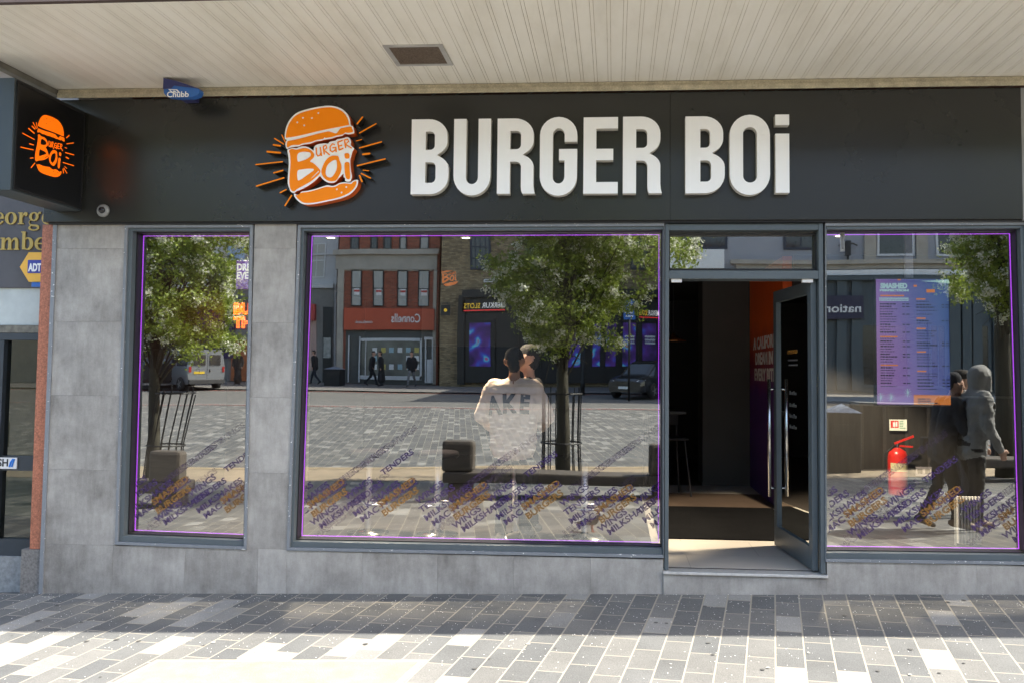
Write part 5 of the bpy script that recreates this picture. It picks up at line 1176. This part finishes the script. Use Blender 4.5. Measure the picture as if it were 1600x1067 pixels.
street_text(by, 'SLOTS', 998, 1011, 486, 494, D3, YL_, out=.31, bold=.004); street_text(by, 'MERKUR', 1012, 1029, 486, 494, D3, WL_, out=.31, bold=.004)
b = MB(); fb(b, 998, 496, 1029, 497.3, D3, .31); fb(b, 727, 485.5, 790, 487, D3, .31); b.build('red_underline', mat('sign_red_line', (.6,.03,.03), .5, emit=(.6,.03,.03), estr=.4), by)
b = MB(); fb(b, 1029, 486, 1036, 502, D3, .36); b.build('sun_logo', YL_, by)
hs = RP(700, 485, D3)
t = thing('hanging_sign', 'small black hanging sign with gold sun on a bracket by the brick pier', 'sign', (hs.x, -D3+.6, hs.z)); MB().box(-.25,.25,-.03,.03,-.28,.28).build('panel', BLKP, t); b = MB(); b.tube([(-.3,0,.36),(.25,0,.36)], .02, 6); b.bar((0,-.6,.36),(0,0,.36),.03); b.build('bracket', BLKP, t)
b = MB(); b.lathe([(.001,.035),(.09,.036)], axis='y', n=12); b.build('sun_disc', YL_, t)
tt = RP(768, 440, D3); t = thing('street_name_plate', 'pale street name plate on the yellow brick wall', 'sign', (tt.x, -D3+.02, tt.z)); MB().box(-.42,.42,0,.03,-.08,.08).build('plate', LAMPW, t); b = MB(); b.box(-.36,.36,.031,.034,-.03,.03); b.build('worn_lettering', mat('plate_letters', (.2,.2,.2), .6), t)
# 4 pale rendered bank on the right
D4 = 31.0
bn = thing('bank_building', 'white rendered corner bank building with grey blue pilasters seen in the right window', 'building')
shell(bn, 1044, 1700, D4, 12, mat('bank_render', (.34,.345,.37), .85, var=.05, scale=.6)); roof(bn, 1044, 1700, D4, 12)
b = MB(); fb(b, 1140, 408, 1700, 414, D4, .35); fb(b, 1150, 414, 1700, 421, D4, .18); fb(b, 1350, 365, 1368, 428, D4, .12); fb(b, 1431, 340, 1447, 428, D4, .12); fb(b, 1525, 340, 1540, 428, D4, .12); b.build('cornice', STONE, bn)
b = MB(); fb(b, 1044, 423, 1700, 430, D4, .25); fb(b, 1044, 393, 1129, 421, D4, .4); b.build('pale_band', mat('sunlit_white_render', (.80,.79,.77), .8, var=.04), bn)  # sun on these white strips put into a whiter render colour
TEAL = mat('grey_teal_shopfront', (.055,.075,.085), .5, var=.1, scale=1)
b = MB(); fb(b, 1044, 432, 1700, 610, D4, .15); fb(b, 1044, 432, 1700, 438, D4, .4)
for x in (1306, 1330, 1480, 1500, 1515, 1550, 1600): fb(b, x, 438, x+14, 610, D4, .30)
b.build('shopfront', TEAL, bn)
for x0, x1 in ((1346,1420),(1450,1478),(1519,1548),(1570,1598)): window(bn, x0, 505, x1, 605, D4-.17, fr=TEAL, bars=(2,1), fw=.12)
for x0, x1, y0, y1 in ((1371,1428,352,402),(1462,1500,352,402),(1555,1590,352,402)): window(bn, x0, y0, x1, y1, D4-.02, fr=AL, bars=(1,1), fw=.09)
for x0, x1 in ((1060,1136),(1225,1275)): window(bn, x0, 345, x1, 391, D4-.02, fr=WB, bars=(2,2), fw=.1)
b = MB(); fb(b, 1200, 462, 1346, 498, D4, .42); b.build('sign_board', mat('navy_sign_board', (.014,.014,.045), .4), bn)
street_text(bn, 'nationwide', 1235, 1342, 475, 488, D4, LW_, out=.43, bold=.006)
q = RP(1322, 388, D4); t = thing('wall_lantern', 'small black bracket lantern high on the white bank wall', 'lamp', (q.x, -D4+.1, q.z))
MB().box(-.10,.10,0,.2,-.35,.25).build('body', BLKP, t); b = MB(); b.tube([(-.4,.1,.05),(-.2,.1,.14),(0,.1,.12),(.2,.1,.14),(.4,.1,.05)], .035, 6); b.tube([(0,.1,-.35),(0,.1,-.62)], .05, 6); b.build('arms', BLKP, t)
# ------------------------------------------------------------------ trees
BARK = mat('grey_green_bark', (.055,.05,.036), .9, var=.35, scale=9, bump=.8, bscale=25, stretch=(1,1,.3))
def leaf_mat(name, c1, c2, tr=.35):
    M = bpy.data.materials.new(name); M.use_nodes = True; t = M.node_tree; n = t.nodes; K = t.links; b = n['Principled BSDF']
    tc = n.new('ShaderNodeTexCoord'); nz = n.new('ShaderNodeTexNoise'); nz.inputs['Scale'].default_value = 7; nz.inputs['Detail'].default_value = 3; K.new(tc.outputs['Object'], nz.inputs['Vector'])
    r = ramp(n, [(.3, c1), (.7, c2)]); K.new(nz.outputs['Fac'], r.inputs[0]); K.new(r.outputs[0], b.inputs['Base Color']); b.inputs['Roughness'].default_value = .5
    tl = n.new('ShaderNodeBsdfTranslucent'); K.new(r.outputs[0], tl.inputs[0]); mx = n.new('ShaderNodeMixShader'); mx.inputs[0].default_value = tr
    K.new(b.outputs[0], mx.inputs[1]); K.new(tl.outputs[0], mx.inputs[2]); K.new(mx.outputs[0], n['Material Output'].inputs[0]); return M
LEAF = leaf_mat('spring_leaf', (.12,.18,.022), (.36,.44,.075), .40); BLOS = leaf_mat('white_blossom', (.62,.64,.50), (.75,.76,.66), .3)
def tree(label, x, d, c, r, th, seed, nclump=300, group=None, tr=.12):
    rg = np.random.default_rng(seed); z0 = grade(x, d)-.05
    t = thing('blossom_tree', label, 'tree', (x, -d, z0), group=group)
    c = Vector(c)-Vector((x, -d, z0)); cl = []
    while len(cl) < nclump:
        v = rg.uniform(-1, 1, 3); l = np.linalg.norm(v)
        if l > 1 or (l < .35) : continue
        if rg.random() < .5 and l < .65: continue
        nse = 1+.20*math.sin(5*v[0]+seed)+.20*math.sin(7*v[2]+2*seed+3*v[0])+.14*math.sin(6*v[1])
        p = Vector((v[0]*r[0], v[1]*r[1], v[2]*r[2]))*nse+c
        cl.append(p)
    b = MB(); tops = [Vector((0,0,0)), Vector((.02,.01,th*.5)), Vector((-.02,0,th)), Vector((.0,.03,c.z)), Vector((.03,0,c.z+r[2]*.6))]
    b.tube(tops, [tr*1.15, tr, tr*.85, tr*.5, tr*.12], 12); b.build('trunk', BARK, t, smooth=True)
    b = MB()
    for i in range(0, 60):
        p = cl[int(rg.integers(len(cl)))]; zz = th*.85+(c.z+r[2]*.5-th)*rg.random()*.9
        zz = min(zz, p.z-.15) if p.z > th+.3 else th*.9
        s = Vector((0,0,max(zz, th*.8))); mid = s.lerp(p, .5)+Vector((rg.normal(0,.08), rg.normal(0,.08), .12))
        b.tube([s, s.lerp(mid, .5)+Vector((0,0,.02)), mid, mid.lerp(p, .6), p], [.019, .017, .013, .008, .004], 5)
        for _ in range(2):
            e = mid+Vector(rg.normal(0, .35, 3)); b.tube([mid, mid.lerp(e, .5)+Vector((0,0,.05)), e], [.012, .008, .003], 4)
    b.build('branches', BARK, t, smooth=True)
    def leaves(n, spread, size, sub, nm, m, ratio=.55):
        cc = np.array([tuple(p) for p in sub]); k = len(cc); N = n*k
        ctr = np.repeat(cc, n, 0)+rg.normal(0, spread, (N, 3))*np.array([1, 1, .8])
        a = rg.normal(0, 1, (N, 3)); a /= np.linalg.norm(a, axis=1)[:, None]; q = rg.normal(0, 1, (N, 3)); bb = np.cross(a, q); bb /= np.linalg.norm(bb, axis=1)[:, None]
        s = size*rg.uniform(.6, 1.3, (N, 1)); V = np.stack([ctr-a*s, ctr+bb*s*ratio, ctr+a*s, ctr-bb*s*ratio], 1).reshape(-1, 3)
        me = bpy.data.meshes.new(nm); me.vertices.add(4*N); me.vertices.foreach_set('co', V.ravel()); me.loops.add(4*N); me.loops.foreach_set('vertex_index', np.arange(4*N, dtype=np.int32))
        me.polygons.add(N); me.polygons.foreach_set('loop_start', np.arange(0, 4*N, 4, dtype=np.int32)); me.update(calc_edges=True); me.materials.append(m)
        o = bpy.data.objects.new(nm, me); COL.objects.link(o); o.parent = t
    leaves(120, .105, .033, cl, 'crown', LEAF)
    bl_ = [p+(p-c).normalized()*.12+Vector(rg.normal(0, .07, 3))+Vector((0,0,.05)) for p in cl for _ in (0, 1) if rg.random() < .62]
    leaves(34, .045, .021, bl_, 'blossom', BLOS, .9)
    return t
def at(px, T): return P(px, 600, T-CAMD).x
tc_ = tree('blossoming tree in the middle of the paving mirrored in the big window', at(880,15.2), 8.1, (at(896,15.2), -8.1, 4.0), (1.42,1.4,1.85), 1.9, 3, 430, tr=.115)
tl_ = tree('blossoming tree mirrored in the narrow left-hand window', at(238,14.9), 7.8, (at(252,14.9), -7.8, 3.6), (1.25,1.3,1.85), 1.9, 5, 340, tr=.10)
tr_ = tree('blossoming tree mirrored at the right edge of the right-hand window', at(1574,15.6), 8.5, (at(1606,15.6), -8.5, 4.15), (1.15,1.3,1.5), 2.3, 9, 300, tr=.15)
# guards round the trunks
GM = mat('black_iron', (.015,.015,.016), .5, .3)
def guard(x, d, h, r, lean, label):
    t = thing('tree_guard', label, 'tree guard', (x, -d, grade(x, d)), group=None); n = 14
    for i in range(n):
        a = 2*math.pi*i/n; b = MB(); b.tube([(r*math.cos(a), r*math.sin(a), 0), (r*math.cos(a)*.95+lean*.3, r*math.sin(a)*.95, h*.45), (r*math.cos(a)+lean, r*math.sin(a), h*(.96+.05*math.sin(i*2.3)))], .011, 5); b.build('bar', GM, t)
    for z, k in ((h*.42, .30), (h*.93, .95)):
        b = MB(); b.tube([((r+.012)*math.cos(a)+lean*k, (r+.012)*math.sin(a), z) for a in [2*math.pi*i/24 for i in range(25)]], .014, 5, caps=False); b.build('ring', GM, t)
guard(at(878,15.2), 8.1, 1.62, .34, .0, 'upright black iron guard round the trunk of the middle tree')
guard(at(252,14.9), 7.8, 1.75, .30, .22, 'leaning black iron guard round the trunk of the left tree')
# chunky benches
BEN = mat('dark_timber_bench', (.085,.070,.058), .7, var=.3, scale=4, stretch=(1,8,8), bump=.3, bscale=30)
def bench(x0, x1, d, label):
    z = grade((x0+x1)/2, d); t = thing('bench', label, 'bench', (x0, -d, z), group='dark blocky benches round the trees'); w = x1-x0
    MB().box(.0, w, -.28, .28, .22, .38).build('seat', BEN, t, bevel=.03)
    for x in (0.08, w-.40): MB().box(x, x+.32, -.24, .24, -.05, .218).build('leg', BEN, t, bevel=.02)
    for x in (-.02, w-.46): MB().box(x, x+.48, .02, .26, .383, .84).build('back_block', BEN, t, bevel=.05)
T_ = 13.4
bench(at(695,T_), at(1062,T_), 6.35, 'long dark blocky bench in front of the middle tree')
bench(at(70,12.7), at(283,12.7), 5.75, 'dark blocky bench in front of the left tree')
bench(at(1500,T_+1), at(1760,T_+1), 8.0, 'dark blocky bench in front of the right tree')
# litter bins
def lbin(x, d, label, w=.58, h=1.2):
    t = thing('litter_bin', label, 'bin', (x, -d, grade(x, d)), .05)
    MB().box(-w/2, w/2, -w/2, w/2, 0, h-.14).build('body', GM, t, bevel=.02)
    k = w/2+.02; z = h-.135; MB().add([(-k,-k,z),(k,-k,z),(k,k,z),(-k,k,z),(0,0,h+.02)], [(0,3,2,1),(0,1,4),(1,2,4),(2,3,4),(3,0,4)]).build('lid', mat('grey_blue_lid', (.16,.19,.25), .5), t)
    MB().box(-w*.3, w*.3, w/2, w/2+.012, h*.55, h*.72).build('slot', BLACK, t)
lbin(at(1317,16.8), 9.7, 'grey topped square litter bin left of the menu screen reflection')
lbin(RP(523,600,38).x, 38, 'dark litter bin by the white building across the street', w=.85, h=1.0)
# bollards
for i, (px, lb) in enumerate(((1334, 'ball topped iron bollard just right of the square litter bin'), (1354, 'second ball topped iron bollard, right of the first'), (1555, 'dark thick post beside the right tree'))):
    d = 11; x = at(px, 7.12+d); t = thing('bollard', lb, 'bollard', (x, -d, grade(x, d)), group='iron bollards by the bank')
    MB().lathe([(.09,0),(.09,.12),(.06,.16),(.055,.95),(.08,.98),(.05,1.02)], n=16).build('post', GM, t, smooth=True); MB().lathe([(.001,1.0),(.06,1.03),(.075,1.09),(.055,1.15),(.001,1.17)], n=16).build('ball', GM, t, smooth=True)
x0_, x1_ = at(1343,17.2), at(1486,17.2); zs = grade((x0_+x1_)/2, 10)
t = thing('timber_screen', 'low dark timber screen on the paving right of the square litter bin', 'screen', (x0_, -10.0, zs))
MB().box(0, x1_-x0_, -.55, 0, -.05, 1.16).build('panel', mat('dark_stained_timber', (.022,.019,.016), .7, var=.3, scale=4, stretch=(8,8,1)), t, bevel=.01); MB().box(-.02, x1_-x0_+.02, -.58, .03, 1.162, 1.22).build('top_rail', mat('pale_rail', (.16,.16,.155), .6), t, bevel=.005)
for k in range(5): MB().box((x1_-x0_-.06)*k/4, (x1_-x0_-.06)*k/4+.06, .002, .03, -.05, 1.158).build('post', BEN, t)
# street sign on a post
q = RP(982, 600, 29); z = grade(q.x, 29)
t = thing('parking_sign', 'blue sign with white wording on a tall grey post right of the middle tree', 'sign', (q.x, -29, z))
MB().lathe([(.045,0),(.045,3.6)], n=12).build('post', GM, t, smooth=True); z0_, z1_ = RP(982,500,29).z-z, RP(982,470,29).z-z
MB().box(-.24,.24,.05,.07, z0_, z1_).build('panel', mat('sign_blue', (.02,.12,.42), .5), t)
b = MB(); 
for s2, f_, w_ in (('Zone', .78, .26), ('Share', .30, .30), ('space', .08, .30)): b.add(*onwall(text(s2, .12, .002, .002), (w_/2, .072, z0_+(z1_-z0_)*f_), ax=(-1,0,0), fit=w_, h=.10))
b.build('lettering', WHITE, t)
q = RP(912, 600, 33); t = thing('lamp_post', 'dark lamp post behind the middle tree', 'street lamp', (q.x, -33, grade(q.x, 33)))
MB().lathe([(.10,0),(.10,.6),(.06,.7),(.045,6)], n=12).build('column', GM, t, smooth=True); b = MB(); b.tube([(0,0,6),(0,.5,6.3),(0,1.1,6.3)], .03, 6); b.build('arm', GM, t); MB().box(-.12,.12,.9,1.5,6.22,6.32).build('lantern', GM, t, bevel=.02)
# vehicles
TYRE = mat('tyre_rubber', (.015,.015,.015), .85); RIM = mat('alloy_rim', (.35,.35,.36), .35, .8); LRED = mat('rear_light_red', (.35,.015,.012), .25); HL = mat('headlight_glass', (.55,.58,.6), .1)
def vehicle(name, label, cat, loc, heading, paint, st, wheels, wr, glass_rows, rear=True, plate=True, W2=.88):
    """st: stations (y, z_bottom, z_mid, z_belt, z_roof, half_belt, half_roof); faces from belt to roof in glass_rows are glazing"""
    t = thing(name, label, cat, loc, heading); b = MB(); g = MB(); vs = []; n = 10
    for (y, zb, zm, zl, zr, w, r) in st:
        L_ = [(w*.93, zb), (w, zm), (w*.985, zl), (r, zr-.04), (r*.82, zr)]
        vs += [Vector((-a, y, c)) for a, c in L_]+[Vector((a, y, c)) for a, c in L_[::-1]]
    fs = []; gf = []
    for i in range(len(st)-1):
        for j in range(n):
            f = (i*n+j, i*n+(j+1)%n, (i+1)*n+(j+1)%n, (i+1)*n+j); fs.append(f)
            if j in (2, 6) and i in glass_rows: gf.append(f)
            if j in (3, 4, 5) and i in glass_rows and abs(st[i+1][4]-st[i][4]) > .22 and j == 4: gf.append(f)
    fs += [tuple(range(n)), tuple((len(st)-1)*n+j for j in range(n-1, -1, -1))]
    b.add(vs, fs); b.build('body', paint, t, smooth=False, bevel=.03)
    ctr = Vector((0, (st[0][0]+st[-1][0])/2, 1))
    for f in gf:
        P4 = [vs[k] for k in f]; c = sum(P4, Vector())/4; nn = (P4[1]-P4[0]).cross(P4[3]-P4[0]).normalized()
        if nn.dot(c-ctr) < 0: nn = -nn
        g.add([c+(p-c)*.88+nn*.012 for p in P4], [(0,1,2,3)])
    g.build('windows', DKGLASS, t)
    for y in wheels:
        for sx in (-1, 1):
            o = thing('wheel', None, None); o.parent = t; o.location = (sx*(W2-.05), y, wr)
            MB().lathe([(wr*.65,-.10),(wr*.94,-.10),(wr,-.07),(wr,.07),(wr*.94,.10),(wr*.65,.10)], axis='x', n=24).build('tyre', TYRE, o, smooth=True)
            b = MB(); b.lathe([(wr*.66,-.06),(wr*.66,.06)], axis='x', n=24)
            for k in range(5): a = 2*math.pi*k/5; b.bar((sx*.085,0,0),(sx*.085,wr*.6*math.cos(a),wr*.6*math.sin(a)), .05)
            b.build('rim', RIM, o)
    return t
SILV = mat('silver_paint', (.24,.25,.27), .3, .5, var=.03); BLKC = mat('black_car_paint', (.012,.014,.018), .15, var=.05, spec=.8)
d = 33.6; q = RP(322, 600, d)
van = vehicle('van', 'silver van with twin rear windows parked beyond the left tree', 'van', (q.x, q.y, grade(q.x, d)-.02), R_(180-50), SILV,
    [(0,.42,.75,1.10,1.86,.86,.72),(.15,.30,.7,1.10,1.93,.88,.74),(1.3,.28,.7,1.10,1.95,.88,.75),(2.4,.28,.7,1.09,1.93,.88,.74),(3.0,.28,.7,1.07,1.80,.88,.70),(3.75,.28,.68,1.02,1.10,.86,.66),(4.35,.32,.6,.85,.92,.78,.6)], (.75, 3.5), .32, (1,2,3,4))
b = MB()
for sx in (-1, 1): b.box(sx*.37-.27, sx*.37+.27, -.03, -.004, 1.18, 1.68)
b.build('rear_window', DKGLASS, van)
for sx in (-1, 1): b = MB(); b.box(sx*.80-.05, sx*.80+.05, -.03, .04, .86, 1.12); b.build('rear_light', LRED, van)
b = MB(); b.box(-.86,.86,-.10,.05,.30,.52); b.build('bumper', mat('grey_bumper', (.04,.04,.042), .7), van, bevel=.03)
b = MB(); b.box(-.005,.005,-.012,-.002,.55,1.85); b.box(-.14,-.10,-.03,-.004,.85,1.0); b.build('door_seam', BLACK, van)
b = MB(); b.box(.12,.62,-.02,-.003,.78,.89); b.build('number_plate', mat('yellow_plate', (.65,.45,.04), .5), van)
d = 30.5; q = RP(1003, 600, d)
car = vehicle('car', 'black people carrier parked at the right beside the blue sign post', 'car', (q.x+.35, q.y-1.8, grade(q.x, d)), R_(28), BLKC,
    [(-2.1,.45,.7,.98,1.25,.84,.62),(-1.9,.28,.65,1.02,1.60,.88,.64),(-.9,.26,.65,1.02,1.68,.90,.67),(.2,.26,.65,1.0,1.66,.90,.67),(.75,.26,.64,.98,1.50,.90,.64),(1.45,.26,.62,.94,1.02,.88,.66),(2.15,.28,.58,.80,.86,.82,.6),(2.35,.32,.52,.68,.72,.70,.5)], (-1.35, 1.45), .34, (0,1,2,3,4))
for sx in (-1, 1): b = MB(); b.hexa([(sx*.48,2.30,.66),(sx*.78,2.10,.68),(sx*.80,2.02,.82),(sx*.52,2.20,.78)], [(sx*.48,2.34,.66),(sx*.80,2.16,.68),(sx*.82,2.06,.82),(sx*.52,2.25,.78)]); b.build('headlight', HL, car)
b = MB(); b.box(-.26,.26,2.345,2.37,.42,.53); b.build('number_plate', LAMPW, car)
d = 35.5; q = RP(248, 600, d)
car2 = vehicle('car', 'dark car parked behind the silver van', 'car', (q.x, q.y, grade(q.x, d)), R_(180-30), BLKC,
    [(-2.0,.45,.7,.95,1.15,.82,.62),(-1.8,.28,.65,.98,1.42,.86,.62),(-.6,.26,.65,.98,1.5,.88,.65),(.4,.26,.62,.96,1.42,.88,.62),(1.2,.26,.6,.92,1.0,.86,.62),(2.1,.32,.55,.74,.8,.76,.55)], (-1.3, 1.35), .32, (0,1,2,3))
# distant backdrop: more buildings down the street so the street does not end
for i, (x0, x1, y, h, m, lb) in enumerate(((-46,-26,-39,11,STONE,'long pale stone terrace further down the street to the left'),(24.5,46,-33,12,REDB,'red brick terrace further along beyond the bank'))):
    t = thing('terrace_building', lb, 'building'); MB().box(x0, x1, y-8, y, -.5, h).build('wall', m, t); MB().box(x0-.2, x1+.2, y-8, y+.3, h, h+.4).build('roof', STONE, t)
    for k in range(6):
        for z in (4.2, 7.6): MB().box(x0+1.5+k*(x1-x0-2)/6, x0+2.8+k*(x1-x0-2)/6, y, y+.05, z, z+1.8).build('window', DKGLASS, t)
